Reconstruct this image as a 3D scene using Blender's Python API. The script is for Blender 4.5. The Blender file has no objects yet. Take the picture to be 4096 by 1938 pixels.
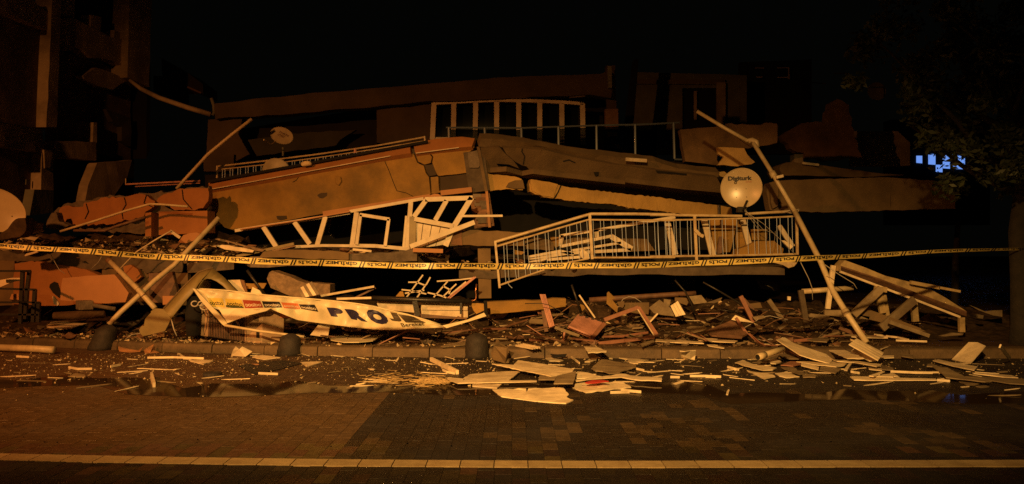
import bpy, bmesh, math, random
from mathutils import Vector, Matrix, noise
random.seed(7)
R = math.radians
scene = bpy.context.scene
col = scene.collection

# ------------------------------------------------------------------ camera
F, CX, HY, CH = 3186.0, 2048.0, 1009.0, 1.6      # focal length, centre, horizon (photo pixels), eye height
cam_d = bpy.data.cameras.new('camera')
cam_d.sensor_width = 36.0
cam_d.lens = F / 4096.0 * 36.0
cam_d.shift_y = (HY - 969.0) / 4096.0
cam_d.clip_start = 0.1
cam_d.clip_end = 600.0
cam = bpy.data.objects.new('camera', cam_d)
cam.location = (0, 0, CH)
cam.rotation_euler = (R(90), 0, 0)
col.objects.link(cam)
scene.camera = cam

# ------------------------------------------------------------------ night sky
w = bpy.data.worlds.new('World')
scene.world = w
w.use_nodes = True
wn = w.node_tree
bg = wn.nodes['Background']
bg.inputs['Color'].default_value = (0.75, 0.8, 0.62, 1)
bg.inputs['Strength'].default_value = 0.0012

# ------------------------------------------------------------------ street lamps (out of frame, as in the photograph)
def lamp(name, loc, target, power, color, angle, blend, size=0.14, scale=(1, 1, 1)):
    d = bpy.data.lights.new(name, 'SPOT')
    d.energy = power
    d.color = color
    d.spot_size = R(angle)
    d.spot_blend = blend
    d.shadow_soft_size = size
    o = bpy.data.objects.new(name, d)
    o.location = loc; o.scale = scale
    dv = Vector(target) - Vector(loc)
    o.rotation_euler = dv.to_track_quat('-Z', 'Y').to_euler()
    col.objects.link(o)
    return o
lamp('street_lamp_light', (-9.5, 3.2, 6.4), (-6.2, 12.6, 0.3), 3900, (1.0, 0.335, 0.07), 86, 1.0, scale=(1.4, 1, 1))
lamp('street_lamp_light', (-1.8, -3.0, 6.4), (0.6, 12.2, 0.2), 14800, (1.0, 0.52, 0.14), 38, 1.0, scale=(1.75, 1, 1))

scene.view_settings.view_transform = 'Standard'
scene.view_settings.look = 'None'
scene.view_settings.exposure = 0.0
scene.view_settings.gamma = 1.0
scene.render.engine = 'CYCLES'
scene.cycles.use_denoising = False
scene.cycles.max_bounces = 5
scene.cycles.transparent_max_bounces = 8

# ------------------------------------------------------------------ helpers
def W(px, py, Y):
    return Vector(((px - CX) / F * Y, Y, CH + (HY - py) / F * Y))
def G(px, py, z=0.0):
    return W(px, py, F * (CH - z) / (py - HY))

class Crop:
    """pixel positions measured in an enlarged region of the photograph"""
    def __init__(s, ox, oy, k): s.ox, s.oy, s.k = ox, oy, k
    def p(s, x, y): return (s.ox + x / s.k, s.oy + y / s.k)
    def w(s, x, y, Y): return W(*s.p(x, y), Y)
    def g(s, x, y, z=0.0): return G(*s.p(x, y), z)
PX = Crop(0, 0, 1)
CB, CC, CD = Crop(700, 250, 1.741), Crop(1600, 250, 1.741), Crop(2500, 250, 1.741)
L1, L2, L3 = Crop(0, 700, 2.031), Crop(600, 800, 1.875), Crop(1300, 750, 1.875)
L4, L5, L6 = Crop(1900, 800, 1.875), Crop(2600, 800, 1.875), Crop(3300, 900, 1.875)
L7, L8 = Crop(1600, 1350, 2.342), Crop(0, 1300, 1.61)
Z1, Z2, Z3, Z4 = Crop(720, 1060, 3.585), Crop(1240, 1120, 3.578), Crop(0, 1040, 3.209), Crop(400, 1060, 3.387)
Z5, Z6, Z7, Z8 = Crop(2100, 1130, 3.81), Crop(2700, 1130, 3.81), Crop(2900, 1330, 3.68), Crop(3400, 1330, 3.701)
Y1, Y2, Y3, Y7, Y8 = Crop(0, 0, 1.417), Crop(1400, 1380, 1.982), Crop(2600, 1380, 1.722), Crop(2700, 430, 2.594), Crop(0, 1340, 2.576)

class Plane:
    """depth of the flat plane through three world points, seen along a photo pixel"""
    def __init__(s, a, b, c, d=0.0):
        s.n = (b - a).cross(c - a).normalized(); s.a = a + Vector((0, d, 0))
    def at(s, px, py):
        r = W(px, py, 1.0) - Vector((0, 0, CH))
        return s.n.dot(s.a - Vector((0, 0, CH))) / s.n.dot(r)
    def shift(s, d):
        q = Plane.__new__(Plane); q.n = s.n; q.a = s.a + Vector((0, d, 0)); return q
def pts(c, s, Y=None):
    """'x,y x,y,Y ...' -> upright points; Y a number or a function of photo px"""
    out = []
    for tok in s.split():
        v = [float(a) for a in tok.split(',')]
        q = c.p(v[0], v[1])
        yy = v[2] if len(v) > 2 else (Y.at(*q) if isinstance(Y, Plane) else Y(q[0]) if callable(Y) else Y)
        out.append(c.w(v[0], v[1], yy))
    return out
def gp(c, s, z=0.012):
    """'x,y x,y,z ...' -> points lying at height z over the road"""
    out = []
    for tok in s.split():
        v = [float(a) for a in tok.split(',')]
        out.append(c.g(v[0], v[1], v[2] if len(v) > 2 else z))
    return out

# ------------------------------------------------------------------ materials
MATS = {}
def mat(name, c, rough=0.8, var=0.22, scale=7.0, bump=0.25, metal=0.0, grime=0.0, grime_col=(0.05, 0.035, 0.02), wave=None, spec=0.5, bscale=None, rvar=0.0):
    if name in MATS: return MATS[name]
    m = bpy.data.materials.new(name); m.use_nodes = True
    nt = m.node_tree; N = nt.nodes; Lk = nt.links
    b = N['Principled BSDF']
    tc = N.new('ShaderNodeNewGeometry')
    n1 = N.new('ShaderNodeTexNoise'); n1.inputs['Scale'].default_value = scale; n1.inputs['Detail'].default_value = 6; n1.inputs['Roughness'].default_value = 0.6
    Lk.new(tc.outputs['Position'], n1.inputs['Vector'])
    mix = N.new('ShaderNodeMix'); mix.data_type = 'RGBA'
    mix.inputs[6].default_value = (*[max(0, x * (1 - var)) for x in c], 1)
    mix.inputs[7].default_value = (*[min(1, x * (1 + var)) for x in c], 1)
    rmp = N.new('ShaderNodeMapRange'); rmp.inputs[1].default_value = 0.3; rmp.inputs[2].default_value = 0.7
    Lk.new(n1.outputs['Fac'], rmp.inputs[0]); Lk.new(rmp.outputs[0], mix.inputs[0])
    out = mix.outputs[2]
    oi = N.new('ShaderNodeObjectInfo')
    mr = N.new('ShaderNodeMapRange'); mr.inputs[3].default_value = 1 - rvar; mr.inputs[4].default_value = 1 + rvar * 0.5
    Lk.new(oi.outputs['Random'], mr.inputs[0])
    if rvar:
        vm = N.new('ShaderNodeVectorMath'); vm.operation = 'SCALE'
        Lk.new(out, vm.inputs[0]); Lk.new(mr.outputs[0], vm.inputs['Scale']); out = vm.outputs[0]
    if grime:
        n2 = N.new('ShaderNodeTexNoise'); n2.inputs['Scale'].default_value = scale * 0.45; n2.inputs['Detail'].default_value = 9; n2.inputs['Roughness'].default_value = 0.7
        Lk.new(tc.outputs['Position'], n2.inputs['Vector'])
        r2 = N.new('ShaderNodeMapRange'); r2.inputs[1].default_value = 0.46; r2.inputs[2].default_value = 0.64; r2.inputs[4].default_value = grime
        Lk.new(n2.outputs['Fac'], r2.inputs[0])
        m2 = N.new('ShaderNodeMix'); m2.data_type = 'RGBA'
        Lk.new(r2.outputs[0], m2.inputs[0]); Lk.new(out, m2.inputs[6]); m2.inputs[7].default_value = (*grime_col, 1)
        out = m2.outputs[2]
    Lk.new(out, b.inputs['Base Color'])
    b.inputs['Roughness'].default_value = rough
    b.inputs['Metallic'].default_value = metal
    b.inputs['Specular IOR Level'].default_value = spec
    if bump:
        n3 = N.new('ShaderNodeTexNoise'); n3.inputs['Scale'].default_value = bscale or scale * 6; n3.inputs['Detail'].default_value = 5
        Lk.new(tc.outputs['Position'], n3.inputs['Vector'])
        bp = N.new('ShaderNodeBump'); bp.inputs['Strength'].default_value = bump; bp.inputs['Distance'].default_value = 0.02
        Lk.new(n3.outputs['Fac'], bp.inputs['Height']); Lk.new(bp.outputs[0], b.inputs['Normal'])
    MATS[name] = m
    return m
board = mat('pale_board', (0.80, 0.66, 0.44), 0.6, 0.16, 5, 0.15, grime=0.45, grime_col=(0.22, 0.15, 0.08), rvar=0.22)
dullboard = mat('dull_board', (0.25, 0.19, 0.11), 0.7, 0.25, 5, 0.2, grime=0.6, grime_col=(0.08, 0.05, 0.03), rvar=0.3)
whitepaint = mat('white_frame_paint', (0.64, 0.545, 0.39), 0.55, 0.10, 6, 0.1, grime=0.35, grime_col=(0.25, 0.16, 0.09), rvar=0.1)
pinkwood = mat('pink_wood', (0.52, 0.25, 0.19), 0.6, 0.15, 8, 0.15, grime=0.4, grime_col=(0.12, 0.06, 0.04), rvar=0.15)
darkwood = mat('brown_wood', (0.16, 0.085, 0.05), 0.6, 0.3, 9, 0.2, grime=0.4)
pipe = mat('cream_pipe', (0.62, 0.50, 0.30), 0.45, 0.10, 6, 0.08, grime=0.45, grime_col=(0.2, 0.13, 0.06), rvar=0.1)
plaster = mat('ochre_plaster', (0.33, 0.185, 0.038), 0.85, 0.38, 0.9, 0.5, grime=0.6, grime_col=(0.09, 0.065, 0.025), bscale=40)
plaster_lit = mat('lit_ochre_plaster', (0.46, 0.285, 0.08), 0.85, 0.2, 1.6, 0.4, grime=0.35, grime_col=(0.16, 0.10, 0.04), bscale=40)  # lit copy: brighter tone stands in for lamplight on the lower strip
plaster_wing = mat('shaded_wing_render', (0.135, 0.088, 0.04), 0.9, 0.38, 1.6, 0.5, grime=0.55, grime_col=(0.09, 0.055, 0.03), bscale=40)  # shaded copy: darker tone stands in for shadow over the right wing
plaster_orange = mat('orange_plaster', (0.35, 0.145, 0.042), 0.85, 0.15, 3, 0.3, grime=0.3, grime_col=(0.22, 0.08, 0.03), bscale=40)
plaster_brown = mat('brown_render', (0.17, 0.112, 0.052), 0.9, 0.25, 2.0, 0.3, grime=0.5, grime_col=(0.06, 0.04, 0.025), bscale=40)
plaster_pink = mat('salmon_plaster', (0.42, 0.205, 0.085), 0.8, 0.10, 3, 0.2, grime=0.2, grime_col=(0.3, 0.12, 0.05), bscale=50)
concrete = mat('grey_concrete', (0.17, 0.13, 0.09), 0.9, 0.35, 6, 0.6, grime=0.5, bscale=30, rvar=0.35)
wetconcrete = mat('wet_concrete', (0.085, 0.052, 0.028), 0.6, 0.35, 6, 0.5, grime=0.5, bscale=30, spec=0.12)
kerbmat = mat('kerb_concrete', (0.125, 0.083, 0.042), 0.7, 0.3, 6, 0.4, grime=0.5, bscale=40, rvar=0.25)
shade_black = mat('dark_interior', (0.008, 0.0065, 0.005), 0.95, 0.4, 3, 0.3)  # near-black colour stands in for shade in voids, recesses and gaps
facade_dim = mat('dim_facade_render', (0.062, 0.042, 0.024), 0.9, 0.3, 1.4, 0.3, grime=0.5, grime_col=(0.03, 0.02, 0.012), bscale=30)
brickwork = mat('brickwork_dim', (0.095, 0.07, 0.045), 0.9, 0.35, 5, 0.5, bscale=30)
darkmetal = mat('dark_metal', (0.03, 0.026, 0.022), 0.4, 0.3, 9, 0.15, metal=0.3)
steel = mat('bright_steel', (0.13, 0.165, 0.22), 0.4, 0.1, 9, 0.0, metal=0.0)
wiremat = mat('pale_wire', (0.42, 0.38, 0.32), 0.5, 0.1, 9, 0.0)
blackwire = mat('black_wire', (0.02, 0.018, 0.016), 0.5, 0.1, 9, 0.0)
rail = mat('railing_paint', (0.55, 0.43, 0.25), 0.45, 0.12, 12, 0.1, grime=0.5, grime_col=(0.22, 0.11, 0.05))
bars = mat('railing_bar_zinc', (0.50, 0.60, 0.80), 0.35, 0.1, 12, 0.0, metal=0.0)
dishmat = mat('dish_enamel', (0.50, 0.40, 0.24), 0.28, 0.07, 4, 0.0, grime=0.18, grime_col=(0.3, 0.2, 0.1))
dishgrey = mat('dish_grey_back', (0.38, 0.32, 0.2), 0.5, 0.15, 5, 0.0, grime=0.3)
tapeyellow = mat('tape_yellow', (0.50, 0.38, 0.115), 0.4, 0.05, 10, 0.0)
ink = mat('black_ink', (0.012, 0.011, 0.012), 0.5, 0.05, 10, 0.0)
navy = mat('navy_ink', (0.022, 0.018, 0.06), 0.5, 0.05, 10, 0.0)
greyink = mat('brown_ink', (0.075, 0.055, 0.03), 0.5, 0.05, 10, 0.0)
redink = mat('red_ink', (0.34, 0.055, 0.03), 0.5, 0.05, 10, 0.0)
whiteink = mat('cream_ink', (0.72, 0.62, 0.45), 0.5, 0.05, 10, 0.0)
orangeink = mat('orange_ink', (0.60, 0.17, 0.06), 0.5, 0.05, 10, 0.0)
yellowink = mat('yellow_ink', (0.66, 0.50, 0.10), 0.5, 0.05, 10, 0.0)
greenink = mat('olive_ink', (0.08, 0.09, 0.03), 0.5, 0.05, 10, 0.0)
bannermat = mat('banner_vinyl', (0.70, 0.61, 0.40), 0.38, 0.08, 5, 0.06, grime=0.2, grime_col=(0.3, 0.22, 0.08))
awning = mat('curved_sheet', (0.25, 0.19, 0.075), 0.5, 0.18, 4, 0.1, grime=0.4, grime_col=(0.16, 0.10, 0.04))
rubber = mat('black_stone', (0.026, 0.02, 0.016), 0.75, 0.4, 14, 0.4, bscale=50)
glassdark = mat('dark_pane', (0.006, 0.008, 0.006), 0.08, 0.2, 3, 0.0)
soil = mat('rubble_soil', (0.055, 0.034, 0.019), 0.8, 0.5, 9, 0.8, grime=0.5, grime_col=(0.03, 0.02, 0.013), bscale=25, spec=0.15)
chunkmat = mat('rubble_chunk', (0.19, 0.125, 0.07), 0.75, 0.4, 9, 0.5, grime=0.5, bscale=30, rvar=0.45)
chunkpale = mat('pale_plaster_chunk', (0.62, 0.48, 0.28), 0.8, 0.25, 9, 0.4, bscale=30, rvar=0.4)
brickred = mat('clay_brick', (0.21, 0.105, 0.05), 0.8, 0.25, 9, 0.4, bscale=30, rvar=0.35)
straw = mat('straw_fibre', (0.48, 0.34, 0.15), 0.7, 0.25, 20, 0.0)
leafmat = mat('leaf_green', (0.03, 0.04, 0.012), 0.6, 0.4, 2.5, 0.0)
bark = mat('tree_bark', (0.022, 0.017, 0.012), 0.9, 0.35, 8, 0.6, bscale=30)
redcloth = mat('red_cloth', (0.45, 0.04, 0.03), 0.7, 0.2, 8, 0.1)
linemat = mat('cream_line_block', (0.40, 0.30, 0.155), 0.6, 0.14, 9, 0.3, grime=0.35, grime_col=(0.2, 0.12, 0.05), bscale=60, rvar=0.15)
palewall = mat('pale_rear_wall', (0.17, 0.165, 0.115), 0.9, 0.25, 2, 0.2, grime=0.3)

def emit(name, c, s):
    m = bpy.data.materials.new(name); m.use_nodes = True
    b = m.node_tree.nodes['Principled BSDF']
    b.inputs['Base Color'].default_value = (0.1, 0.1, 0.1, 1)
    b.inputs['Emission Color'].default_value = (*c, 1); b.inputs['Emission Strength'].default_value = s
    return m
bluewin = emit('lit_blue_window', (0.16, 0.33, 0.9), 0.95)
def tinted(name, c):
    m = bpy.data.materials.new(name); m.use_nodes = True
    nt = m.node_tree; N = nt.nodes; nt.links
    N.remove(N['Principled BSDF'])
    t = N.new('ShaderNodeBsdfTransparent'); t.inputs[0].default_value = (*c, 1)
    g = N.new('ShaderNodeBsdfGlossy'); g.inputs['Roughness'].default_value = 0.05
    fr = N.new('ShaderNodeFresnel'); fr.inputs[0].default_value = 1.45
    mx = N.new('ShaderNodeMixShader')
    nt.links.new(fr.outputs[0], mx.inputs[0]); nt.links.new(t.outputs[0], mx.inputs[1]); nt.links.new(g.outputs[0], mx.inputs[2])
    nt.links.new(mx.outputs[0], N['Material Output'].inputs[0])
    return m
tintglass = tinted('tinted_glass', (0.30, 0.33, 0.34))
dustyglass = tinted('dusty_glass', (0.55, 0.5, 0.45))
def water_mat():
    m = bpy.data.materials.new('puddle_water'); m.use_nodes = True
    nt = m.node_tree; N = nt.nodes; Lk = nt.links
    b = N['Principled BSDF']
    b.inputs['Base Color'].default_value = (0.022, 0.014, 0.008, 1); b.inputs['Roughness'].default_value = 0.05
    b.inputs['IOR'].default_value = 1.07
    n = N.new('ShaderNodeTexNoise'); n.inputs['Scale'].default_value = 5; n.inputs['Detail'].default_value = 3
    g = N.new('ShaderNodeNewGeometry'); Lk.new(g.outputs['Position'], n.inputs['Vector'])
    bp = N.new('ShaderNodeBump'); bp.inputs['Strength'].default_value = 0.015; bp.inputs['Distance'].default_value = 0.02
    Lk.new(n.outputs['Fac'], bp.inputs['Height']); Lk.new(bp.outputs[0], b.inputs['Normal'])
    return m
water = water_mat()
def paver_mat():
    m = bpy.data.materials.new('wet_paver'); m.use_nodes = True
    nt = m.node_tree; N = nt.nodes; Lk = nt.links
    b = N['Principled BSDF']
    a = N.new('ShaderNodeAttribute'); a.attribute_name = 'tone'
    g = N.new('ShaderNodeNewGeometry')
    n = N.new('ShaderNodeTexNoise'); n.inputs['Scale'].default_value = 16; n.inputs['Detail'].default_value = 8; n.inputs['Roughness'].default_value = 0.7
    Lk.new(g.outputs['Position'], n.inputs['Vector'])
    mr = N.new('ShaderNodeMapRange'); mr.inputs[1].default_value = 0.3; mr.inputs[2].default_value = 0.7; mr.inputs[3].default_value = 0.6; mr.inputs[4].default_value = 1.4
    Lk.new(n.outputs['Fac'], mr.inputs[0])
    vm = N.new('ShaderNodeVectorMath'); vm.operation = 'SCALE'
    Lk.new(a.outputs['Color'], vm.inputs[0]); Lk.new(mr.outputs[0], vm.inputs['Scale'])
    Lk.new(vm.outputs[0], b.inputs['Base Color'])
    n2 = N.new('ShaderNodeTexNoise'); n2.inputs['Scale'].default_value = 1.1; n2.inputs['Detail'].default_value = 4
    Lk.new(g.outputs['Position'], n2.inputs['Vector'])
    r2 = N.new('ShaderNodeMapRange'); r2.inputs[1].default_value = 0.35; r2.inputs[2].default_value = 0.65; r2.inputs[3].default_value = 0.38; r2.inputs[4].default_value = 0.75
    Lk.new(n2.outputs['Fac'], r2.inputs[0]); Lk.new(r2.outputs[0], b.inputs['Roughness'])
    n3 = N.new('ShaderNodeTexNoise'); n3.inputs['Scale'].default_value = 70; n3.inputs['Detail'].default_value = 5
    Lk.new(g.outputs['Position'], n3.inputs['Vector'])
    bp = N.new('ShaderNodeBump'); bp.inputs['Strength'].default_value = 0.5; bp.inputs['Distance'].default_value = 0.015
    Lk.new(n3.outputs['Fac'], bp.inputs['Height']); Lk.new(bp.outputs[0], b.inputs['Normal'])
    return m
pavermat = paver_mat()

# ------------------------------------------------------------------ mesh builder
class MB:
    def __init__(s): s.v, s.f = [], []
    def add(s, vs, fs):
        k = len(s.v); s.v += [Vector(a) for a in vs]; s.f += [tuple(i + k for i in f) for f in fs]; return s
    def bar(s, p0, p1, w, t, side=None):
        p0, p1 = Vector(p0), Vector(p1); d = (p1 - p0).normalized()
        ref = Vector(side) if side is not None else Vector((0, 1, 0))
        a = d.cross(ref)
        if a.length < 1e-3: a = d.cross(Vector((0, 0, 1)))
        a.normalize(); b = d.cross(a).normalized()
        a *= w / 2; b *= t / 2
        vs = [p + x for p in (p0, p1) for x in (a + b, a - b, -a - b, -a + b)]
        return s.add(vs, [(0, 1, 2, 3), (7, 6, 5, 4), (0, 4, 5, 1), (1, 5, 6, 2), (2, 6, 7, 3), (3, 7, 4, 0)])
    def tube(s, ps, r, n=8, hollow=False):
        ps = [Vector(p) for p in ps]; k = len(s.v); m = len(ps)
        rs = r if isinstance(r, (list, tuple)) else [r] * m
        for i, p in enumerate(ps):
            d = (ps[min(i + 1, m - 1)] - ps[max(i - 1, 0)]).normalized()
            a = d.cross(Vector((0.13, 0.9, 0.4))).normalized(); b = d.cross(a)
            for j in range(n):
                q = 2 * math.pi * j / n
                s.v.append(p + (a * math.cos(q) + b * math.sin(q)) * rs[i])
        for i in range(m - 1):
            for j in range(n):
                s.f.append((k + i * n + j, k + i * n + (j + 1) % n, k + (i + 1) * n + (j + 1) % n, k + (i + 1) * n + j))
        if not hollow:
            s.f.append(tuple(k + j for j in range(n))[::-1]); s.f.append(tuple(k + (m - 1) * n + j for j in range(n)))
        return s
    def poly(s, ps, t, nrm=None, jag=0.0, seg=0.12):
        ps = [Vector(p) for p in ps]
        if jag:
            q = []
            for i, p in enumerate(ps):
                a = ps[(i + 1) % len(ps)]; n = max(1, min(14, int((a - p).length / seg)))
                for k in range(n):
                    v = p.lerp(a, k / n)
                    if k: v = v + Vector((random.uniform(-1, 1), 0, random.uniform(-1, 1))) * jag
                    q.append(v)
            ps = q
        n = Vector((0, 0, 0))
        for i in range(len(ps)):
            a, b = ps[i], ps[(i + 1) % len(ps)]
            n += Vector(((a.y - b.y) * (a.z + b.z), (a.z - b.z) * (a.x + b.x), (a.x - b.x) * (a.y + b.y)))
        n = n.normalized() if nrm is None else Vector(nrm).normalized()
        cen = sum(ps, Vector()) / len(ps)
        if nrm is None and n.dot(Vector((0, 0, CH)) - cen) < 0:
            ps = ps[::-1]; n = -n
        m = len(ps)
        vs = ps + [p - n * t for p in ps]
        fs = [tuple(range(m)), tuple(range(2 * m - 1, m - 1, -1))] + [(i, i + m, (i + 1) % m + m, (i + 1) % m) for i in range(m)]
        return s.add(vs, fs)
    def box(s, c, size, rz=0.0, rx=0.0, ry=0.0):
        M = Matrix.Translation(Vector(c)) @ Matrix.Rotation(rz, 4, 'Z') @ Matrix.Rotation(rx, 4, 'X') @ Matrix.Rotation(ry, 4, 'Y')
        x, y, z = [a / 2 for a in size]
        vs = [M @ Vector(p) for p in ((-x, -y, -z), (x, -y, -z), (x, y, -z), (-x, y, -z), (-x, -y, z), (x, -y, z), (x, y, z), (-x, y, z))]
        return s.add(vs, [(3, 2, 1, 0), (4, 5, 6, 7), (0, 1, 5, 4), (1, 2, 6, 5), (2, 3, 7, 6), (3, 0, 4, 7)])
    def base(s):
        n = len(s.v)
        return Vector((sum(v.x for v in s.v) / n, sum(v.y for v in s.v) / n, min(v.z for v in s.v)))
    def mesh(s, name, off=Vector()):
        me = bpy.data.meshes.new(name)
        me.from_pydata([v - off for v in s.v], [], s.f); me.update()
        return me
    def build(s, name, m, parent=None, smooth=False, bevel=0.0, tri=True):
        off = parent.location if parent is not None and parent.type == 'EMPTY' else (Vector() if parent is None else Vector())
        if parent is not None:
            q, off = parent, Vector()
            while q is not None: off = off + Vector(q.location); q = q.parent
            me = s.mesh(name, off)
        else:
            off = s.base(); me = s.mesh(name, off)
        bm = bmesh.new(); bm.from_mesh(me)
        bmesh.ops.recalc_face_normals(bm, faces=bm.faces)
        if bevel:
            bmesh.ops.bevel(bm, geom=list(bm.edges), offset=bevel, segments=1, affect='EDGES', clamp_overlap=True)
        if tri: bmesh.ops.triangulate(bm, faces=[f for f in bm.faces if len(f.verts) > 4])
        bm.to_mesh(me); bm.free()
        if smooth:
            for p in me.polygons: p.use_smooth = True
        me.materials.append(m)
        o = bpy.data.objects.new(name, me); col.objects.link(o)
        if parent is not None: o.parent = parent
        else: o.location = off
        return o
def tag(o, label=None, cat=None, group=None, kind=None):
    if label: o['label'] = label
    if cat: o['category'] = cat
    if group: o['group'] = group
    if kind: o['kind'] = kind
    return o
def thing(name, label, cat, loc, group=None):
    o = bpy.data.objects.new(name, None); col.objects.link(o)
    o.empty_display_size = 0.2; o.location = loc
    return tag(o, label, cat, group)
def sheet(name, label, cat, ps, t, m, group=None, jag=0.0, seg=0.12, bevel=0.0):
    return tag(MB().poly(ps, t, jag=jag, seg=seg).build(name, m, bevel=bevel), label, cat, group)
def bar1(name, label, cat, p0, p1, w_, t, m, group=None):
    return tag(MB().bar(p0, p1, w_, t).build(name, m), label, cat, group)
def tube1(name, label, cat, ps, r, m, group=None, n=8):
    return tag(MB().tube(ps, r, n).build(name, m, smooth=True), label, cat, group)

_fonts = {}
def glyphs(text, bold=0.0):
    """flat letter faces of a text, normalised to a unit box -> (verts 2d, faces, aspect)"""
    cu = bpy.data.curves.new('lettering_curve', 'FONT'); cu.body = text; cu.size = 1.0; cu.offset = bold; cu.resolution_u = 3
    o = bpy.data.objects.new('lettering_curve', cu); col.objects.link(o)
    dg = bpy.context.evaluated_depsgraph_get()
    me = o.evaluated_get(dg).to_mesh()
    vs = [(v.co.x, v.co.y) for v in me.vertices]; fs = [tuple(p.vertices) for p in me.polygons]
    o.evaluated_get(dg).to_mesh_clear()
    bpy.data.objects.remove(o); bpy.data.curves.remove(cu)
    x0, x1 = min(a for a, b in vs), max(a for a, b in vs); y0, y1 = min(b for a, b in vs), max(b for a, b in vs)
    return [((a - x0) / (x1 - x0), (b - y0) / (y1 - y0)) for a, b in vs], fs, (x1 - x0) / (y1 - y0)

# ================================================================== SETTING
def lerp_table(tab, x):
    if x <= tab[0][0]: return tab[0][1] + (tab[1][1] - tab[0][1]) / (tab[1][0] - tab[0][0]) * (x - tab[0][0])
    for (a, b), (c, d) in zip(tab, tab[1:]):
        if x <= c: return b + (d - b) * (x - a) / (c - a)
    return tab[-1][1]
KERB = [(-16, 16.9), (-8.9, 13.75), (-5.35, 12.68), (-3, 12.3), (-2.09, 12.17), (0, 12.05), (3.6, 11.97), (8, 12.0), (30, 12.0)]
kerbY = lambda x: lerp_table(KERB, x)
lineY = lambda x: 6.0 + (0.22 * ((x - 1) / 5.0) ** 2 if x < 1 else 0.01 * (x - 1))
PAVE = 0.14

g = MB().poly([(-200, -40, -0.06), (200, -40, -0.06), (200, 300, -0.06), (-200, 300, -0.06)], 0.2, nrm=(0, 0, 1)).build('ground', soil)
tag(g, kind='structure')
road = MB().poly([(-30, -8, -0.008), (30, -8, -0.008), (30, 12.1, -0.008), (-2.5, 12.3, -0.008), (-9, 13.8, -0.008), (-30, 20, -0.008)], 0.03, nrm=(0, 0, 1)).build('road', mat('road_joint_sand', (0.03, 0.02, 0.012), 0.8, 0.3, 8, 0.4))
tag(road, kind='structure')

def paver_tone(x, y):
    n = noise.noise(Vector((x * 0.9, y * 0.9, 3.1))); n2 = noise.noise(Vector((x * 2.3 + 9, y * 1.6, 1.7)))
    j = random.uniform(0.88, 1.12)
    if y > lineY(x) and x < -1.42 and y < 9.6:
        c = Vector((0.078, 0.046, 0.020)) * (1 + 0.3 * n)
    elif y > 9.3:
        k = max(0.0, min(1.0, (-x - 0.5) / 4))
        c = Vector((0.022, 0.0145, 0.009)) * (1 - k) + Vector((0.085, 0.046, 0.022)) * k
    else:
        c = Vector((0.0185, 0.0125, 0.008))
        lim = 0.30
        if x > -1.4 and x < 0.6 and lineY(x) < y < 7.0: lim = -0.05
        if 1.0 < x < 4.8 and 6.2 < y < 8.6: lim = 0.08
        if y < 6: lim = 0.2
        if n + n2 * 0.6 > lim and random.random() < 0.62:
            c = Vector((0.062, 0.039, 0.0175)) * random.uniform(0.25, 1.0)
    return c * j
PAL = []
def quant(c):
    return tuple(min(12, int(round(math.log(max(v, 0.004) / 0.004) / math.log(60) * 12))) for v in c)
def unquant(q):
    return tuple(0.004 * 60 ** (v / 12) for v in q)
blocks = []
PWX, PLY = 0.126, 0.205
for i in range(-110, 100):
    x = i * PWX
    yc = kerbY(x) - 0.02
    y = 4.6 + (PLY / 2 if i % 2 else 0)
    while y < yc:
        a, b = y, min(y + PLY, yc)
        l0, l1 = lineY(x) - 0.10, lineY(x) + 0.10
        for (p, q) in (((a, min(b, l0)), (max(a, l1), b)) if (a < l1 and b > l0) else ((a, b),)):
            if q - p > 0.03:
                m_ = (p + q) / 2
                if abs((x + PWX / 2)) < m_ * 0.70 + 0.6: blocks.append((x + PWX / 2, m_, q - p))
        y += PLY
def paver_mesh(name, L, tone, hz):
    mb = MB()
    mb.add(*paver_geo(0, 0, L, hz))
    me = mb.mesh(name); at = me.color_attributes.new('tone', 'FLOAT_COLOR', 'POINT')
    for d in at.data: d.color = (*tone, 1)
    me.materials.append(pavermat)
    return me
def paver_geo(x, y, L, hz):
    a, b, e = PWX / 2 - 0.0008, L / 2 - 0.0008, 0.002
    vs = [(x - a, y - b, -0.03), (x + a, y - b, -0.03), (x + a, y + b, -0.03), (x - a, y + b, -0.03),
          (x - a, y - b, hz - e), (x + a, y - b, hz - e), (x + a, y + b, hz - e), (x - a, y + b, hz - e),
          (x - a + e, y - b + e, hz), (x + a - e, y - b + e, hz), (x + a - e, y + b - e, hz), (x - a + e, y + b - e, hz)]
    fs = [(0, 1, 5, 4), (1, 2, 6, 5), (2, 3, 7, 6), (3, 0, 4, 7), (4, 5, 9, 8), (5, 6, 10, 9), (6, 7, 11, 10), (7, 4, 8, 11), (8, 9, 10, 11)]
    return vs, fs
vis = [b for b in blocks if b[1] > 5.42 and abs(b[0]) < b[1] * 0.645]
vis.sort(key=lambda b: b[1])
near = set(id(b) for b in vis[:300])
cache = {}
big, tones = MB(), []
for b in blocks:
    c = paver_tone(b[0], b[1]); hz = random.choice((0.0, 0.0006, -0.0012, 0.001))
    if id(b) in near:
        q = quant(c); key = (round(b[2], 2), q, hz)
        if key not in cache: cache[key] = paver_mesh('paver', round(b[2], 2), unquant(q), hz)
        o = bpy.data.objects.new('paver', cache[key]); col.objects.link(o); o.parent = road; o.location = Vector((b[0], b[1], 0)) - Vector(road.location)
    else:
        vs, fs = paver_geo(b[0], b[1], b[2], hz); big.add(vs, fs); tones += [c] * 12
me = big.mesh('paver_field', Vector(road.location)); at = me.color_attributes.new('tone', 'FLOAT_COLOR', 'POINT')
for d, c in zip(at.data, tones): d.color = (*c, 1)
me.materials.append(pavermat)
o = bpy.data.objects.new('paver_field', me); col.objects.link(o); o.parent = road; tag(o, kind='stuff')

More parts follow.
